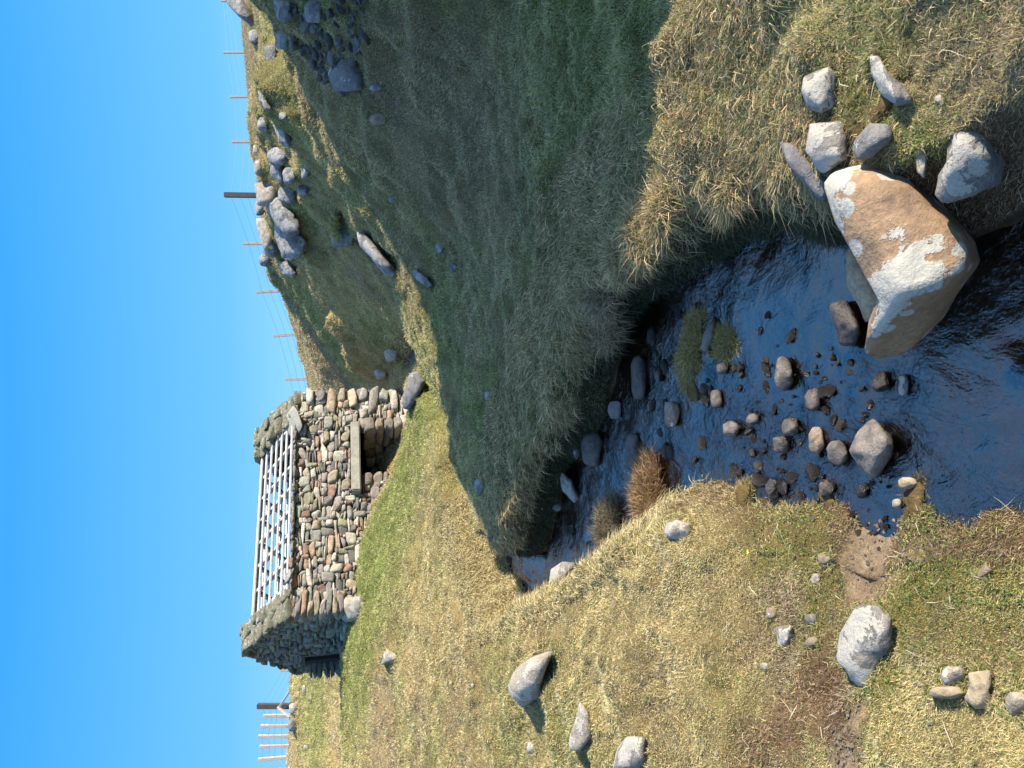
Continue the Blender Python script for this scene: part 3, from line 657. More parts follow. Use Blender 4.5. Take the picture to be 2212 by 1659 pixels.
# free stones with world placement (scree, gravel bed, stream pebbles)
def stone_mesh(name, seed, mat, sub=3, flat=.6, nf=8):
    r = np.random.default_rng(seed); v, f = ICO[sub]
    P = v*np.array([1, r.uniform(.6, .95), flat*r.uniform(.8, 1.2)])
    P = facets(P, nf, r, .5, .85); nrm = P/np.linalg.norm(P, axis=1, keepdims=True)
    P = P+nrm*(n3(P, 1.3, seed % 40, 4)*.10)[:, None]
    o = mesh_np(name, P, f.ravel(), np.full(len(f), 3), MAT[mat]); return o
def scatter(name, spots, label, cat, group, mats, seed, flat=.6, sub=3):
    protos = []
    r = random.Random(seed)
    for i, (p, s) in enumerate(spots):
        if i < 8: o = stone_mesh(name, seed+i, mats[i % len(mats)], sub, flat); protos.append(o)
        else: o = protos[r.randrange(8)].copy(); COL.objects.link(o)
        o.location = p; o.scale = (s, s*r.uniform(.8, 1.1), s*r.uniform(.7, 1.1))
        o.rotation_euler = (r.uniform(-.5, .5), r.uniform(-.5, .5), r.uniform(0, 6.3))
        tag(o, label, cat, group)
r_ = random.Random(3)
def poly_spots(n, poly, smin, smax, sink=.2, zf=None):
    out_ = []; xs = [p[0] for p in poly]; ys = [p[1] for p in poly]
    while len(out_) < n:
        a, b = r_.uniform(min(xs), max(xs)), r_.uniform(min(ys), max(ys))
        ins = False
        for (x0, y0), (x1, y1) in zip(poly, poly[1:]+poly[:1]):
            if (y0 > b) != (y1 > b) and a < (x1-x0)*(b-y0)/(y1-y0)+x0: ins = not ins
        if not ins: continue
        p = hit(*dsp(a, b))
        if p is None: continue
        D = p.dot(c_f); s = r_.uniform(smin, smax)**1.0*D/F*K
        out_.append((p+Vector((0, 0, s*(.4-sink))), s))
    return out_
scatter('scree_stone', poly_spots(95, [(640,-15),(790,-15),(800,60),(785,120),(765,205),(740,210),(700,180),(650,130),(625,60)], 7, 22), 'dark angular stone in the scree hollow', 'rock', 'loose stones filling the scree hollow', ['dark', 'dark', 'grey'], 200)
scatter('stream_pebble', poly_spots(110, [(1560,820),(1700,700),(1800,720),(1930,860),(2000,1000),(2000,1080),(1880,1170),(1640,1090),(1560,1040)], 3, 11), 'small dark stone on the stream bed', 'stone', 'small stones on the stream bed', ['wet', 'grit', 'wet'], 300)
scatter('stream_stone', poly_spots(62, [(1370,700),(1500,640),(1700,690),(1830,770),(1900,860),(1840,1080),(1700,1080),(1560,1040),(1500,1000),(1390,1000)], 9, 24, .38), 'dark wet stone breaking the surface of the riffle', 'stone', 'dark wet stones in the riffle', ['wet', 'wet', 'grit'], 350, .5)
scatter('shore_pebble', poly_spots(190, [(1840,1130),(1920,1120),(2000,1120),(2200,1150),(2200,1200),(2010,1210),(1960,1230),(1900,1300),(1840,1240)], 2.5, 7, .25), 'small brown pebble on the gravel by the water', 'stone', 'pebbles at the gravel inlet', ['brown', 'grit', 'pale', 'brown'], 400)
scatter('path_pebble', poly_spots(130, [(1790,1480),(1860,1500),(1870,1655),(1800,1655)], 3, 8, .25), 'small pinkish pebble on the worn soil path', 'stone', 'pebbles on the worn soil of the left bank', ['brown', 'tan', 'pale'], 500)

# ---------------------------------------------------------------- the ruined mill
A0 = Vector((-4.8, 17.0, 0)); AL = R(40)
EX = Vector((math.cos(AL), math.sin(AL), 0)); ET = Vector((-math.sin(AL), math.cos(AL), 0)); EZ = Vector((0, 0, 1))
LEN, WID, EAVE, RIDGE = 6.2, 3.3, 1.30, 2.28
mill = empty('stone_mill', A0, 'roofless drystone water mill with bare roof battens between two mossy gables', 'mill')
def mp(s, t, z): return A0 + EX*s + ET*t + EZ*z
def local(o):
    o.parent = mill; o.matrix_parent_inverse = Matrix.Translation(-A0)
    return o
def cube_t(n=5):
    v, idx, f = [], {}, []
    for ax in range(3):
        for sg in (-1, 1):
            for i in range(n):
                for j in range(n):
                    q = []
                    for di, dj in ((0, 0), (1, 0), (1, 1), (0, 1)):
                        p = [0, 0, 0]; p[ax] = sg; p[(ax+1) % 3] = -1+2*(i+di)/n; p[(ax+2) % 3] = -1+2*(j+dj)/n
                        kk = tuple(round(x, 4) for x in p)
                        if kk not in idx: idx[kk] = len(v); v.append(kk)
                        q.append(idx[kk])
                    f.append(q if sg > 0 else q[::-1])
    return np.array(v, float), np.array(f)
CV, CF = cube_t(5)
CVn = CV/(np.abs(CV)**8).sum(1, keepdims=True)**(1/8)
STONE_PAL = [((.34, .31, .255), 5), ((.23, .22, .19), 4), ((.45, .41, .33), 4), ((.38, .30, .21), 2.4), ((.28, .18, .125), 1.0), ((.16, .15, .13), 2.5), ((.52, .47, .39), 2.4), ((.30, .28, .18), 1.6), ((.33, .225, .15), 1.6)]
SP_C = np.array([c for c, _ in STONE_PAL]); SP_W = np.array([w_ for _, w_ in STONE_PAL]); SP_W /= SP_W.sum()
class Stones:
    def __init__(s, seed): s.V, s.F, s.C, s.n = [], [], [], 0; s.r = np.random.default_rng(seed)
    def add(s, c, ex, ey, ez, h, col=None, jit=.12):
        r = s.r
        P = CVn.copy()
        P = facets(P*np.array([1, 1, 1]), 7, r, .60, .93, None, .95)
        sh = r.uniform(-.28, .28, 3)
        P[:, 0] += P[:, 2]*sh[0]; P[:, 2] += P[:, 0]*sh[1]*.6
        P *= (1 + jit*n3(P+r.uniform(0, 50, 3), .9, 0, 2))[:, None]
        P = P*np.array(h)
        a = r.uniform(-.10, .10); 
        x = P[:, 0]*math.cos(a)-P[:, 2]*math.sin(a); z = P[:, 0]*math.sin(a)+P[:, 2]*math.cos(a)
        W_ = np.array(c) + x[:, None]*np.array(ex) + P[:, [1]]*np.array(ey) + z[:, None]*np.array(ez)
        s.V.append(W_); s.F.append(CF+s.n); s.n += len(W_)
        if col is None: col = SP_C[r.choice(len(SP_C), p=SP_W)]
        col = np.clip(np.array(col)*1.22*r.uniform(.8, 1.2)*(1+r.uniform(-.05, .05, 3)), .01, .8)
        s.C.append(np.tile(col, (len(W_), 1)))
    def build(s, name, mat, parent=True):
        V_, F_ = np.concatenate(s.V), np.concatenate(s.F)
        o = mesh_np(name, V_, F_.ravel(), np.full(len(F_), 4), MAT[mat], True, np.concatenate(s.C))
        if parent: local(o)
        return o
def pack(u0, u1, z0, z1, inside, seed, cell=.046):
    """random interlocking rectangles, flat stones of very different size"""
    r = random.Random(seed); nu, nz = int((u1-u0)/cell), int((z1-z0)/cell)
    occ = [[not inside(u0+(i+.5)*cell, z0+(j+.5)*cell) for j in range(nz)] for i in range(nu)]
    res = []
    for j in range(nz):
        for i in range(nu):
            if occ[i][j]: continue
            q = r.random()
            hgt = 1 if q < .34 else 2 if q < .70 else 3 if q < .9 else r.choice([4, 5])
            wd = r.choice([2, 3, 4, 5, 6, 8]) + (r.choice([0, 2, 4]) if hgt >= 2 else r.choice([0, 3]))
            if r.random() < .08: hgt, wd = r.choice([(6, 4), (5, 7), (4, 9), (6, 6)])
            k = 0
            while k < wd and i+k < nu and not occ[i+k][j]: k += 1
            wd = k; hh = 1
            while hh < hgt and j+hh < nz and all(not occ[i+a][j+hh] for a in range(wd)): hh += 1
            for a in range(wd):
                for b_ in range(hh): occ[i+a][j+b_] = True
            res.append((u0+i*cell, u0+(i+wd)*cell, z0+j*cell, z0+(j+hh)*cell))
    return res
def wall_face(S_, org, eu, en, rects, depth=.16, grow=.009, colf=None):
    for (a, b, c, d) in rects:
        hw, hh = (b-a)/2+grow, (d-c)/2+grow*.5
        out_ = S_.r.normal(0, .018) + min(.05, (hw*hh)*.9)
        cc = org + eu*((a+b)/2) + EZ*((c+d)/2) + en*(out_-depth+.0)
        S_.add(cc, eu, en, EZ, (hw, depth, hh), colf((a+b)/2, (c+d)/2) if colf else None)
def gtop(t, ex=.10): return EAVE + (RIDGE+ex-EAVE)*(1-(abs(t-WID/2)/(WID/2))**1.22)
gs = lambda s: gz(*(mp(s, -.1, 0)[:2]))
gprof = [(s, gs(s)) for s in np.linspace(0, LEN, 25)]
def gbase(s): return np.interp(s, [a for a, _ in gprof], [b for _, b in gprof])
OP0, OP1, OPZ = 3.50, 4.90, -.27
def front_in(s, z):
    if z < min(gbase(s)-.25, -.0 if s < 3 else -1.2) and not (OP0-.6 < s < OP1+.8 and z > -1.9): return False
    if z > EAVE: return z < EAVE+.02 + max(0, (s-5.25))*0 + (.04 if s < .6 or s > 5.3 else 0)
    if OP0 < s < OP1 and z < OPZ+.26: return False
    if 2.95 < s < 5.0 and OPZ-.02 < z < OPZ+.27: return False
    return True
st = Stones(11)
wall_face(st, A0, EX, -ET, pack(0.0, LEN, -1.95, EAVE+.05, front_in, 5))
for k in range(9):                                   # bigger cornerstones at both ends, laid header and stretcher
    for s0, sg in ((0, 1), (LEN, -1)):
        z = (.25 if s0 == 0 else -1.2) + k*(.13 if s0 == 0 else .27)
        if z > EAVE-.05: continue
        l = (.2 if k % 2 else .33)*st.r.uniform(.8, 1.25)
        st.add(mp(s0+sg*(l-.03), -.03+.1, z), EX, ET, EZ, (l, .17, .06 if s0 == 0 else .12))
st.build('front_wall', 'wall')
# deep jambs of the wheel chamber opening
st = Stones(13)
for (s0, sg) in ((OP0, -1), (OP1, 1)):
    z = -1.9
    while z < OPZ-.12:
        h = st.r.uniform(.08, .16)
        for t0 in (.2, .6, 1.05, 1.5):
            st.add(mp(s0+sg*.16+st.r.normal(0, .02), t0, z+h), EX, ET, EZ, (.2, .24, h), np.array((.24, .215, .18))*st.r.uniform(.7, 1.2))
        z += 2*h
for i in range(3): st.add(mp(OP0+.25+i*.45, 1.9, -1.3+.3*i), EX, ET, EZ, (.25, .2, .2))
st.build('chamber_jamb', 'wall')
def box_mesh(name, cs, mat, parent=True, smooth=False, bev=0):
    """cs: list of (centre, ax, ay, az, (hx,hy,hz))"""
    bm = bmesh.new()
    for (c, ax, ay, az, h) in cs:
        vs = []
        for i in (-1, 1):
            for j in (-1, 1):
                for k in (-1, 1): vs.append(bm.verts.new(Vector(c)+Vector(ax)*h[0]*i+Vector(ay)*h[1]*j+Vector(az)*h[2]*k))
        for q in ((0, 1, 3, 2), (4, 6, 7, 5), (0, 4, 5, 1), (2, 3, 7, 6), (0, 2, 6, 4), (1, 5, 7, 3)): bm.faces.new([vs[x] for x in q])
    bmesh.ops.recalc_face_normals(bm, faces=bm.faces[:])
    if bev: bmesh.ops.bevel(bm, geom=bm.edges[:]+bm.verts[:], offset=bev, segments=2, affect='EDGES')
    me = bpy.data.meshes.new(name); bm.to_mesh(me); bm.free(); me.materials.append(MAT[mat])
    o = bpy.data.objects.new(name, me); COL.objects.link(o)
    if parent: local(o)
    return o
# core of the walls (dark rubble behind the face stones)
cs = []
def cb(s0, s1, t0, t1, z0, z1): cs.append((mp((s0+s1)/2, (t0+t1)/2, (z0+z1)/2), EX, ET, EZ, ((s1-s0)/2, (t1-t0)/2, (z1-z0)/2)))
cb(.1, OP0-.3, .1, .5, -2.2, EAVE-.02); cb(OP1+.3, LEN-.1, .1, .5, -2.2, EAVE-.02); cb(OP0-.29, OP1+.29, .1, .5, OPZ+.2, EAVE-.02)
cb(.1, LEN-.1, WID-.5, WID-.1, -2.2, EAVE-.02); cb(OP0-.29, OP1+.29, 2.1, 2.4, -2.2, .6)
for a in (.12, 5.42):
    cb(a, a+.36, .51, 2.1, -2.2, EAVE-.05) ; cb(a+.002, a+.362, 2.101, WID-.51, -2.2, -.1 if a < 1 else EAVE-.05)
cb(.58, 5.4, .501, WID-.501, .0, .12)                 # old mill floor above the chamber
box_mesh('wall_core', cs, 'core')
# triangular cores of the gables
for a in (.12, 5.42):
    bm = bmesh.new(); vs = []
    for s in (a+.001, a+.36):
        for (t, z) in ((.12, EAVE-.06), (WID-.12, EAVE-.06), (WID/2, RIDGE+.06)): vs.append(bm.verts.new(mp(s, t, z)))
    for q in ((0, 1, 2), (5, 4, 3), (0, 3, 4, 1), (1, 4, 5, 2), (2, 5, 3, 0)): bm.faces.new([vs[x] for x in q])
    me = bpy.data.meshes.new('gable_core'); bm.to_mesh(me); bm.free(); me.materials.append(MAT['core'])
    o = bpy.data.objects.new('gable_core', me); COL.objects.link(o); local(o)
DT0, DT1, DZ = 2.22, 2.98, 1.22
def gable(s_out, en, seed, lo, door, name):
    st = Stones(seed)
    def ins(t, z):
        if z < lo: return False
        if door and DT0 < t < DT1 and .05 < z < DZ: return False
        return z < gtop(t)-.02
    wall_face(st, A0+EX*s_out, ET, en, pack(0, WID, lo, RIDGE+.2, ins, seed+1), .14, colf=(lambda a, b: np.array([(.22, .225, .19), (.19, .19, .17), (.25, .22, .18), (.17, .165, .15), (.24, .25, .17)][st.r.integers(5)])))
    return st
gs1 = gable(0, -EX, 21, -.3, True, 'gable_wall')
for t0 in np.arange(.2, 3.2, .3): gs1.add(mp(.05, t0, .02+gz(*mp(-.1, t0, 0)[:2])), ET, -EX, EZ, (.16, .2, .1))
gs1.build('gable_wall', 'wall')
g2 = gable(.56, EX, 23, .3, False, 'gable_wall'); g2.build('gable_inner_face', 'wall')
g3 = gable(5.3, -EX, 25, .3, False, 'gable_wall'); g3.build('gable_inner_face', 'wall')
g4 = gable(LEN, EX, 27, -1.6, False, 'gable_wall'); g4.build('gable_wall', 'wall')
st = Stones(31); wall_face(st, A0+ET*WID, EX, ET, pack(0, LEN, -1.0, EAVE, lambda s, z: True, 33, .07)); 
wall_face(st, A0+ET*(WID-.5), EX, -ET, pack(.6, 5.3, .1, EAVE, lambda s, z: True, 35, .07)); st.build('back_wall', 'wall')
# sloping mossy coping on both gables
for (a, b, sd) in ((-.03, .62, 41), (5.24, LEN+.02, 43)):
    st = Stones(sd)
    for side in (0, 1):
        q = 0
        n = 9
        for i in range(n+1):
            t = (i+.3)/(n+.3)*WID/2; z = gtop(t)
            tt_ = t if side == 0 else WID-t
            pitch = Vector((0, 0, 0))
            dirv = (ET*(1 if side == 0 else -1)*(WID/2) + EZ*(RIDGE+.16-EAVE)).normalized()
            nrm_ = dirv.cross(EX); nrm_ = nrm_ if nrm_.z > 0 else -nrm_
            k = 2
            cut = st.r.uniform(.35, .65)
            for (x0, x1) in ((a, a+(b-a)*cut), (a+(b-a)*cut, b)):
                st.add(mp((x0+x1)/2, tt_, z+st.r.normal(0, .035)), EX, dirv, nrm_, ((x1-x0)/2+.02, st.r.uniform(.08, .17), st.r.uniform(.06, .14)),
                       [(.27, .26, .21), (.23, .225, .18), (.20, .195, .155), (.30, .26, .20)][st.r.integers(4)], .3)
    for i in range(5): st.add(mp(a+(b-a)*(i+.5)/5, WID/2, gtop(WID/2)+.02), EX, ET, EZ, (.09, .16, .09), (.25, .25, .17), .3)
    st.build('coping', 'moss_stone')
# lintel, slabs on the wall head
box_mesh('lintel', [(mp(3.98, .02, OPZ+.125), (EX-EZ*.012).normalized(), ET, (EZ+EX*.012).normalized(), (1.03, .22, .115))], 'lintel', bev=.025)
st = Stones(53); st.add(mp(5.18, -.02, EAVE+.07), (EX*.96+EZ*.2).normalized(), (ET+EZ*.55).normalized(), (EZ-ET*.55).normalized(), (.32, .32, .03), (.27, .27, .24), .05)
st.build('wall_head_slab', 'lintel')
st = Stones(54); st.add(mp(.95, .0, EAVE+.06), EX, (ET+EZ*.5).normalized(), (EZ-ET*.5).normalized(), (.16, .14, .05), (.33, .30, .27)); st.add(mp(1.25, .0, EAVE+.04), EX, (ET+EZ*.5).normalized(), (EZ-ET*.5).normalized(), (.12, .12, .04), (.28, .12, .08)); st.build('wall_head_slab', 'wall')
st = Stones(55)
for k in range(34):                                  # stones along the wall head under the battens
    s = .6+k*.14+st.r.uniform(-.03, .03); st.add(mp(s, .02, EAVE+.01), EX, ET, EZ, (st.r.uniform(.06, .12), .15, st.r.uniform(.02, .045)), (.2, .18, .155))
st.build('wall_head', 'wall')
# roof timbers
rs = (RIDGE-EAVE-.04)/(WID/2)
dF = (ET + EZ*rs).normalized(); nF = (EZ - ET*rs).normalized(); slen = math.hypot(WID/2, RIDGE-EAVE-.04)
dB = (-ET + EZ*rs).normalized(); nB_ = (EZ + ET*rs).normalized()
for k in range(8):
    s = .80 + k*.635
    for (d, n_, t0) in ((dF, nF, 0.0), (dB, nB_, WID)):
        c = mp(s, t0, EAVE+.04) + d*(slen/2) - n_*.06
        box_mesh('rafter', [(c, EX, d, n_, (.036, slen/2-.03, .05))], 'rafter')
r5 = random.Random(5)
for k in range(7):
    for (d, n_, t0) in ((dF, nF, 0.0), (dB, nB_, WID)):
        c = mp((.5+5.35)/2+r5.uniform(-.02, .02), t0, EAVE+.05) + d*(.06 + k*(slen-.12)/6) + n_*.022
        box_mesh('batten', [(c, EX, d, n_, (2.38, .025 if k < 6 else .04, .017))], 'wood')
box_mesh('ridge_beam', [(mp(2.95, WID/2, RIDGE-.07), EX, ET, EZ, (2.40, .025, .07))], 'rafter')
# door frame in the shaded gable
fx = -.03
box_mesh('door_frame', [(mp(.05, DT0+.03, .63), EX, ET, EZ, (.05, .04, .58)), (mp(.10, (DT0+DT1)/2+.035, DZ-.03), EX, ET, EZ, (.05, (DT1-DT0)/2-.04, .03))], 'darkpost')
st = Stones(57)
z = .05
while z < DZ-.1:
    h = st.r.uniform(.04, .10)
    st.add(mp(.2, DT1+.17, z+h), EX, ET, EZ, (.36, .2, h), np.array((.2, .19, .165))*st.r.uniform(.7, 1.2)); z += 2*h
st.build('door_jamb', 'wall')

# ---------------------------------------------------------------- fences
def fence(label, posts, wires, strut=(), droop=.02):
    x0 = ray(posts[0]['u'], posts[0]['vb'])*posts[0]['D']
    root = empty('wire_fence', x0, label, 'fence')
    pts = []
    for p in posts:
        b = ray(p['u'], p['vb'])*p['D']; tp = ray(p.get('ut', p['u']), p['vt'])*p['D']
        g = b - (tp-b).normalized()*.6
        ax = (tp-g); L_ = ax.length; az = ax.normalized(); ay = Vector((0, 1, 0)); axx = ay.cross(az).normalized(); ay = az.cross(axx)
        wd = p.get('w', .066)
        o = box_mesh('strainer_post' if wd > .08 else 'fence_post', [((g+tp)/2, axx, ay, az, (wd, wd, L_/2))], p.get('m', 'post'), False, bev=.01)
        o.parent = root; o.matrix_parent_inverse = Matrix.Translation(-x0); pts.append((b, tp))
    for hf in wires:
        bm = bmesh.new(); prev = None
        for i in range(len(pts)-1):
            for k in range(7 if i == len(pts)-2 else 6):
                t = k/6; a = pts[i][0].lerp(pts[i][1], hf); b = pts[i+1][0].lerp(pts[i+1][1], hf)
                c = a.lerp(b, t) - EZ*(4*t*(1-t)*droop) + Vector((0, -.06, 0))
                ring = [bm.verts.new(c + Vector((0, math.cos(q), math.sin(q)))*.0055) for q in (0, 2.09, 4.19)]
                if prev:
                    for q in range(3): bm.faces.new((prev[q], prev[(q+1) % 3], ring[(q+1) % 3], ring[q]))
                prev = ring
        me = bpy.data.meshes.new('wire'); bm.to_mesh(me); bm.free(); me.materials.append(MAT['wire'])
        o = bpy.data.objects.new('wire', me); COL.objects.link(o); o.parent = root; o.matrix_parent_inverse = Matrix.Translation(-x0)
    for (a, b, wd, mt) in strut:
        ax = b-a; az = ax.normalized(); ay = Vector((0, 1, 0)); axx = ay.cross(az).normalized(); ay = az.cross(axx)
        o = box_mesh('brace', [((a+b)/2, axx, ay, az, (wd, wd, ax.length/2))], mt, False); o.parent = root; o.matrix_parent_inverse = Matrix.Translation(-x0)
def PP(xt, xb, y, D, yb=None, **k):
    u, vt = dsp(xt, y); ub, vb = dsp(xb, yb if yb is not None else y)
    return dict(u=ub, ut=u, vt=vt, vb=vb, D=D, **k)
fence('wire fence with thin posts and one dark strainer running along the right skyline', [
    PP(478, 500, 2, 54), PP(482, 522, 113, 50), PP(497, 537, 209, 46), PP(501, 556, 306, 40), PP(485, 550, 421, 35, 422, w=.105, m='darkpost'),
    PP(525, 585, 526, 36), PP(554, 613, 631, 37, 628), PP(591, 645, 726, 39, 722), PP(617, 669, 820, 41, 819), PP(632, 690, 905, 42)], (.25, .5, .8))
q_ = lambda x, y, D: ray(*dsp(x, y))*D
fence('wire fence with close thin posts and a braced dark corner post on the left skyline', [
    PP(598, 630, 1664, 33), PP(558, 621, 1641, 33, 1636), PP(561, 621, 1613, 33, 1611), PP(558, 618, 1591, 33, 1590), PP(563, 620, 1569, 33, 1568), PP(569, 621, 1547, 33, 1546),
    PP(556, 624, 1525, 32, 1525, w=.10, m='darkpost'), PP(606, 652, 1447, 32.5, 1446), PP(622, 668, 1400, 32.5)], (.2, .45, .65, .88),
    strut=[(q_(604, 1527, 31.8), q_(655, 1449, 31.6), .04, 'post'), (q_(600, 1527, 31.8), q_(626, 1548, 31.6), .045, 'post')])

# ---------------------------------------------------------------- grass
def blades(name, P, D, L, Wd, C, droop, seed, parent=None):
    """P base, D unit direction, L length, Wd width, C colour, droop 0..1"""
    n = len(P); r = np.random.default_rng(seed)
    side = np.cross(D, r.normal(size=(n, 3))); side /= np.linalg.norm(side, axis=1, keepdims=True)+1e-9
    dn = np.zeros((n, 3)); dn[:, 2] = -1
    bend = r.normal(size=(n, 3))*.35; bend[:, 2] *= .3
    mid = P + D*(L*.5)[:, None] + dn*(L*droop*.12)[:, None]
    tip = P + (D*.95+bend*.9)*L[:, None]*(1-droop*.35)[:, None] + dn*(L*droop*.55)[:, None]
    mid = mid + bend*(L*.15)[:, None]
    w2 = side*Wd[:, None]*.5
    V_ = np.stack([P-w2, P+w2, mid+w2*.8, mid-w2*.8, tip], 1).reshape(-1, 3)
    b = np.arange(n)*5
    fl = np.stack([b, b+1, b+2, b+3, b+3, b+2, b+4], 1).ravel()
    ls = np.tile([4, 3], n)
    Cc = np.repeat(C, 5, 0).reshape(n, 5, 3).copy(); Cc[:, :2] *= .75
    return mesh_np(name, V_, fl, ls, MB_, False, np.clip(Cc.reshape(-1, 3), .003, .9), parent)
# sample the turf, denser where it shows larger
q0, q1, q2, q3 = (V[Q[:, k]] for k in range(4))
cen = (q0+q1+q2+q3)/4
ar = np.linalg.norm(np.cross(q2-q0, q3-q1), axis=1)*.5
nrmQ = np.cross(q2-q0, q3-q1); nrmQ /= np.linalg.norm(nrmQ, axis=1, keepdims=True)+1e-9; nrmQ *= np.sign(nrmQ[:, [2]])
uu, vv, dd = project(cen)
dist3 = np.linalg.norm(cen, axis=1)
vis = (uu > -110) & (uu < 880) & (vv > 150) & (vv < 1180) & (dd > .8) & (dist3 < 48)
spq = spv[Q[:, 0]]
inwater = (spq > 3.97) & (spq < 5.1) & (cen[:, 1] < 20.5)
face = np.clip(-(nrmQ*cen).sum(1)/dist3, .0, 1)
Wq = Wn[Q[:, 0]]
dens = (1-np.clip(Wq[:, 3]*1.5, 0, .97))*(1-.75*np.clip(Wq[:, 2], 0, 1))
wgt = ar/np.maximum(dist3, 1.5)**2*(face*.7+.22)*dens*vis*(~inwater)
def sample(n, wgt, seed):
    r = np.random.default_rng(seed); k = r.choice(len(wgt), n, p=wgt/wgt.sum())
    a, b = r.random((n, 1)), r.random((n, 1))
    p = (q0[k]*(1-a)+q1[k]*a)*(1-b) + (q3[k]*(1-a)+q2[k]*a)*b
    return k, p, r
NB = 1400000
k, P, r = sample(NB, wgt, 77)
d3 = dist3[k]; wk = Wq[k]
tuft = fbm(P[:, 0]*3.1, P[:, 1]*3.1, 90, 3)
Lb = (.014 + .0020*np.minimum(d3, 30))*(1+1.1*np.clip(tuft, -.5, .6))*r.uniform(.55, 1.45, NB)
Lb *= 1 - .45*wk[:, 5]; Lb = np.where(wk[:, 5] > .4, Lb*.8, Lb)
Wb = np.clip(.00068*d3*r.uniform(.6, 1.4, NB), .0010, .03)
comb = np.stack([fbm(P[:, 0]*1.3, P[:, 1]*1.3, 95, 3), fbm(P[:, 0]*1.3, P[:, 1]*1.3, 98, 3), np.zeros(NB)], 1)
Dv = nrmQ[k]*.75 + comb*1.5 + r.normal(size=(NB, 3))*.50 + np.array([0, 0, .35]); Dv /= np.linalg.norm(Dv, axis=1, keepdims=True)
cum = np.cumsum(wk/wk.sum(1, keepdims=True), 1); pick = (r.random((NB, 1)) > cum).sum(1).clip(0, 5)
BP = np.array([(.60, .49, .25), (.35, .36, .11), (.34, .22, .13), (.42, .32, .21), (.40, .31, .20), (.33, .31, .10)])
Cb = BP[pick]
swap = r.random(NB); Cb = np.where(((swap < .25+.2*(P[:, 0] > .2)*(P[:, 1] > 4)) & (pick == 1))[:, None], BP[0]*.9, Cb); Cb = np.where(((swap < .16) & (pick == 0))[:, None], BP[1], Cb)
Cb = Cb*(1+.5*fbm(P[:, 0]*6, P[:, 1]*6, 99, 3))[:, None]*r.uniform(.78, 1.1, (NB, 1))*(1+r.uniform(-.08, .08, (NB, 3)))
tag(blades('turf_grass', P, Dv, Lb, Wb, Cb, r.uniform(0, .8, NB), 1), 'short straw and green turf covering both banks and the hillside', 'grass', kind='stuff')
# long hair hanging over the lip of the right bank and along both shores
m1 = (spq > 5.55) & (spq < 6.35) & (cen[:, 1] > 2.6) & (cen[:, 1] < 8.6) & vis
m2 = (spq > 2.8) & (spq < 4.0) & (cen[:, 1] > 4.3) & (cen[:, 1] < 11) & vis
RB_ = [(.46, .20, .07), (.26, .14, .07), (.50, .38, .2)]
def fringe(name, mask, n, seed, lx, lo, hi, cols, label, droop):
    wg = ar*mask*(.15+np.clip(fbm(cen[:, 0]*2.3, cen[:, 1]*2.3, seed, 3)+.35, 0, 1)**2)
    k, P, r = sample(n, wg, seed)
    Dv = np.stack([lx+r.normal(size=n)*.35, -.25+r.normal(size=n)*.35, .55+r.normal(size=n)*.3], 1)
    Dv += comb0(P)*1.2
    Dv /= np.linalg.norm(Dv, axis=1, keepdims=True)
    L_ = r.uniform(lo, hi, n); ci = r.integers(0, len(cols), n)
    Cc = np.array(cols)[ci]*r.uniform(.55, 1.3, (n, 1))
    tag(blades(name, P, Dv, L_, np.clip(.0010*dist3[k], .002, .008), Cc, r.uniform(droop*.6, droop*1.3, n), seed), label, 'grass', kind='stuff')
def comb0(P): return np.stack([fbm(P[:, 0]*1.7, P[:, 1]*1.7, 95, 2), fbm(P[:, 0]*1.7, P[:, 1]*1.7, 98, 2), np.zeros(len(P))], 1)
STRAW = [(.66, .50, .25), (.58, .42, .22), (.42, .29, .16), (.30, .30, .12)]
fringe('hanging_grass', m1, 70000, 101, -.9, .07, .19, STRAW, 'long dry grass hanging over the lip of the right bank', 1.0)
fringe('shore_grass', m2, 30000, 103, .6, .06, .15, [(.62, .50, .27), (.56, .44, .22), (.36, .33, .14)], 'long dry grass leaning over the left shore at the bend', .8)
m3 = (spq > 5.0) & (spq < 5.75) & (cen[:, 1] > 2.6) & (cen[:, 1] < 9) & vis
fringe('bank_growth', m3, 40000, 107, -.5, .04, .12, [(.06, .065, .03), (.10, .08, .045), (.05, .075, .03)], 'grass coloured dark for the shade on the undercut face of the right bank', .9)  # undercut shade put into the blade colours
m4 = (spq > 5.9) & (spq < 6.6) & (cen[:, 1] < 3.2) & vis & (ar > 0)
m5 = (Wq[:, 3] < .25) & (spq > 3.7) & (spq < 4.12) & (cen[:, 1] > 1.7) & (cen[:, 1] < 5.2) & vis
fringe('waterside_moss', m5, 12000, 111, .4, .015, .05, RB_[1:]+[(.40, .34, .16), (.32, .27, .10), (.26, .25, .08), (.36, .31, .09), (.24, .26, .06), (.50, .38, .2)], 'brown and green moss along the near left waterline', .8)
fringe('coarse_grass', m4, 9000, 109, -.3, .03, .09, STRAW+[(.1, .16, .04)], 'coarse grass around the rocks of the near right bank', .7)

# grass growing up round the stones
EP, ES = [], []
re_ = np.random.default_rng(5)
for (nm, pl, mt, lb, kw) in ROCKS:
    if mt in ('wet', 'grit') or 'huge' in lb: continue
    if pl[0] == 'b': x0, x1, y0, y1 = pl[1:]; pl = [(x0, y0), (x1, y0), (x1, y1), (x0, y1)]
    A_ = np.array([dsp(*q) for q in pl]); c_ = (A_.max(0)+A_.min(0))/2; per = np.ptp(A_, 0).sum()
    for _ in range(int(per*7)):
        k = re_.integers(len(A_)); t = re_.random(); q = A_[k]*(1-t)+A_[(k+1) % len(A_)]*t
        q = c_ + (q-c_)*re_.uniform(.9, 1.10)
        p = bvh.ray_cast(Vector((0, 0, 0)), ray(q[0], q[1]).normalized())[0]
        if p is None or (p.z < -2.03 and p.y < 8): continue
        EP.append(p[:]); ES.append(p.length)
EP = np.array(EP); ES = np.array(ES); ne = len(EP)
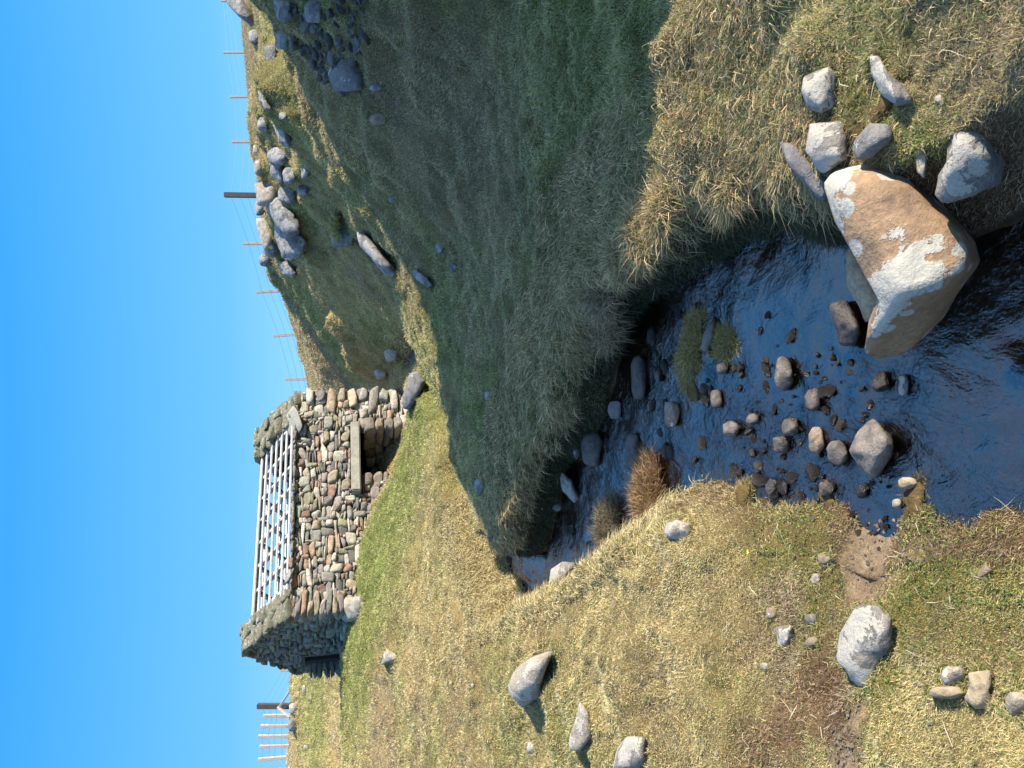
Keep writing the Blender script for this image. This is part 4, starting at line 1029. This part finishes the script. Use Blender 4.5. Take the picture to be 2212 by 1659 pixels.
De = re_.normal(size=(ne, 3))*.45 + np.array([0, -.1, .9]); De /= np.linalg.norm(De, axis=1, keepdims=True)
Ce = np.array([(.60, .49, .25), (.31, .35, .10), (.42, .36, .17)])[re_.integers(0, 3, ne)]*re_.uniform(.6, 1.1, (ne, 1))
tag(blades('edge_grass', EP, De, (.018+.005*ES)*re_.uniform(.6, 1.5, ne), np.clip(.0008*ES, .0012, .012), Ce, re_.uniform(.1, .8, ne), 8), 'grass growing up round the half-sunk stones', 'grass', kind='stuff')
# long dead stems strewn through the near turf
k, P, r = sample(2600, ar*vis*(~inwater)*(dist3 < 7)*(Wq[:, 3] < .5), 131)
Dv = r.normal(size=(2600, 3))*np.array([1, 1, .18])+np.array([0, 0, .22]); Dv /= np.linalg.norm(Dv, axis=1, keepdims=True)
tag(blades('dead_stem', P+np.array([0, 0, .012]), Dv, r.uniform(.04, .12, 2600), np.full(2600, .0022), np.array([(.74, .64, .42)])*r.uniform(.6, 1.1, (2600, 1)), r.uniform(.1, .5, 2600), 9), 'pale dead stems strewn through the near turf', 'grass', kind='stuff')
# small green rosettes among the moss of the near left bank
k, P, r = sample(600, ar*vis*(~inwater)*(dist3 < 4.2)*(Wq[:, 5]+.25*Wq[:, 1]), 137)
nn_ = 9; P9 = np.repeat(P, nn_, 0); a9 = r.uniform(0, 6.28, len(P9))
D9 = np.stack([np.cos(a9), np.sin(a9), r.uniform(.15, .6, len(P9))], 1); D9 /= np.linalg.norm(D9, axis=1, keepdims=True)
tag(blades('leafy_weed', P9+np.array([0, 0, .012]), D9, r.uniform(.007, .016, len(P9)), np.full(len(P9), .005), np.array([(.19, .24, .07)])*r.uniform(.6, 1.3, (len(P9), 1)), r.uniform(0, .3, len(P9)), 10), 'small green leafy weeds among the moss of the left bank', 'weeds', kind='stuff')

def tussock(name, xy, rad, hgt, n, cols, label, seed, cat='tussock', wdt=.004, D=None, group=None, flat=False, drp=.9):
    p = hit(*dsp(*xy)) if D is None else ray(*dsp(*xy))*D
    r = np.random.default_rng(seed)
    a = r.uniform(0, 2*np.pi, n); mod = 1+.45*np.sin(a*2+seed)+.2*np.sin(a*5+seed*2); rr = rad*np.sqrt(r.random(n))
    P = np.stack([np.cos(a)*rr*mod, np.sin(a)*rr*mod, np.zeros(n)], 1)
    zc = hgt*.40*np.sqrt(np.clip(1-(rr/rad)**2, 0, 1)); P[:, 2] = zc - .03
    P[:, :2] *= .85
    Dv = np.stack([np.cos(a)*rr/rad*1.1, np.sin(a)*rr/rad*1.1, np.full(n, .75)], 1) + r.normal(size=(n, 3))*.28
    Dv /= np.linalg.norm(Dv, axis=1, keepdims=True)
    L_ = hgt*r.uniform(.5, 1.1, n); C = np.array(cols)[r.integers(0, len(cols), n)]*r.uniform(.5, 1.35, (n, 1))
    o = blades(name, P, Dv, L_, np.full(n, wdt)*r.uniform(.6, 1.3, n), C, r.uniform(.2, drp, n), seed)
    o.location = p; tag(o, label, cat, group)
    if flat:
        v, f = ICO[3]; ma = np.arctan2(v[:, 1], v[:, 0]); md = 1+.45*np.sin(ma*2+seed)+.2*np.sin(ma*5+seed*2); Pm = v*np.array([rad*.75, rad*.75, hgt*.34]); Pm[:, :2] *= md[:, None]*.95; Pm = Pm*(1+.25*n3(v, 2, seed % 30, 3))[:, None]
        mm = mesh_np('soil_mound', Pm, f.ravel(), np.full(len(f), 3), MG, True, np.tile([.16, .11, .05], (len(Pm), 1)), o)
    return o
RB = [(.34, .17, .075), (.24, .12, .06), (.50, .34, .17), (.20, .16, .06)]
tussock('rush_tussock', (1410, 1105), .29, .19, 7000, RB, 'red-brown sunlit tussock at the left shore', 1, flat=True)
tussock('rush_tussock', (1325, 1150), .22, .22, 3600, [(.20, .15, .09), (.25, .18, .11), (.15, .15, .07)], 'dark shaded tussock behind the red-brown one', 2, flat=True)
MO = [(.40, .32, .09), (.46, .34, .14), (.30, .26, .06), (.36, .22, .10), (.5, .4, .2)]
tussock('moss_island', (1490, 770), .17, .10, 7600, MO, 'mossy island in midstream nearest the shaded bank', 3, 'moss', .0035, flat=True)
tussock('moss_island', (1500, 700), .13, .07, 4800, MO, 'mossy patch on the upper end of the midstream stones', 4, 'moss', .0035, flat=True)
tussock('moss_island', (1562, 740), .14, .08, 5200, MO+[(.16, .26, .04)], 'mossy island with bright green sprigs beside the blue pool', 5, 'moss', .0035, flat=True)
tussock('moss_island', (1490, 835), .13, .05, 4000, MO, 'mossy tail of the midstream stones', 6, 'moss', .0035, flat=True)
tussock('moss_clump', (1790, 1085), .09, .05, 2200, RB+MO, 'brown moss clump at the waterline left of the gravel inlet', 7, 'moss', .0025, flat=True)
tussock('moss_clump', (1975, 1100), .10, .05, 2600, RB+MO, 'brown moss clump reaching into the water right of the gravel inlet', 8, 'moss', .0025, flat=True)
tussock('moss_clump', (1600, 1085), .12, .06, 2600, MO, 'green moss cushion on the tip of the left bank', 9, 'moss', .0025, flat=True)
tussock('moss_clump', (1905, 235), .06, .04, 1500, [(.26, .22, .03), (.2, .2, .03)], 'yellow moss cushion between the right bank rocks', 10, 'moss', .002, flat=True)
tussock('moss_clump', (1862, 285), .06, .03, 1500, [(.26, .24, .05), (.2, .2, .03)], 'yellow-green moss on top of the squarish white rock', 11, 'moss', .002, flat=True)
tussock('sunlit_tuft', (733, 487), .35, .30, 1500, [(.5, .42, .18), (.42, .38, .12)], 'sunlit straw tuft above the squat blocky rock', 12, 'tussock', .02)
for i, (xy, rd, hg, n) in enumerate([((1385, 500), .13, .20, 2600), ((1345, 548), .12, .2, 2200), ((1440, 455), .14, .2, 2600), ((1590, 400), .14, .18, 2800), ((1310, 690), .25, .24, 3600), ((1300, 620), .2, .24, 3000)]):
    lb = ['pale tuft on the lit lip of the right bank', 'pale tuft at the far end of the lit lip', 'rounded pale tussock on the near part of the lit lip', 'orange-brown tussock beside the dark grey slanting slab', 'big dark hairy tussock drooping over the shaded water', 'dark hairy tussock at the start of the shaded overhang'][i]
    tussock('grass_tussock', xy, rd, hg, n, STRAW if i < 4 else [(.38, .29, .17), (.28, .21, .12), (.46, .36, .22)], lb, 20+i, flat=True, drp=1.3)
# one small yellow flower on the left bank
p = hit(*dsp(1640, 1190))
fl = empty('yellow_flower', p, 'single small yellow flower in the straw of the left bank', 'flower')
s_ = M('petal', .6); s_.b.inputs['Base Color'].default_value = (.75, .55, .02, 1); MAT['petal'] = s_.m
s_ = M('stem', .6); s_.b.inputs['Base Color'].default_value = (.10, .16, .03, 1); MAT['stem'] = s_.m
bm = bmesh.new()
for k in range(9):
    a = k*2*math.pi/9; d = Vector((math.cos(a), math.sin(a), .25)); sd = Vector((-math.sin(a), math.cos(a), 0))
    q = [Vector((0, 0, .06)), d*.007+sd*.003+Vector((0, 0, .06)), d*.012+Vector((0, 0, .06)), d*.007-sd*.003+Vector((0, 0, .06))]
    bm.faces.new([bm.verts.new(x) for x in q])
me = bpy.data.meshes.new('petals'); bm.to_mesh(me); bm.free(); me.materials.append(MAT['petal']); o = bpy.data.objects.new('petals', me); COL.objects.link(o); o.parent = fl
bm = bmesh.new(); bmesh.ops.create_cone(bm, segments=6, radius1=.0015, radius2=.001, depth=.07, cap_ends=True)
bmesh.ops.translate(bm, verts=bm.verts, vec=(0, 0, .025)); me = bpy.data.meshes.new('stem'); bm.to_mesh(me); bm.free(); me.materials.append(MAT['stem']); o = bpy.data.objects.new('stem', me); COL.objects.link(o); o.parent = fl
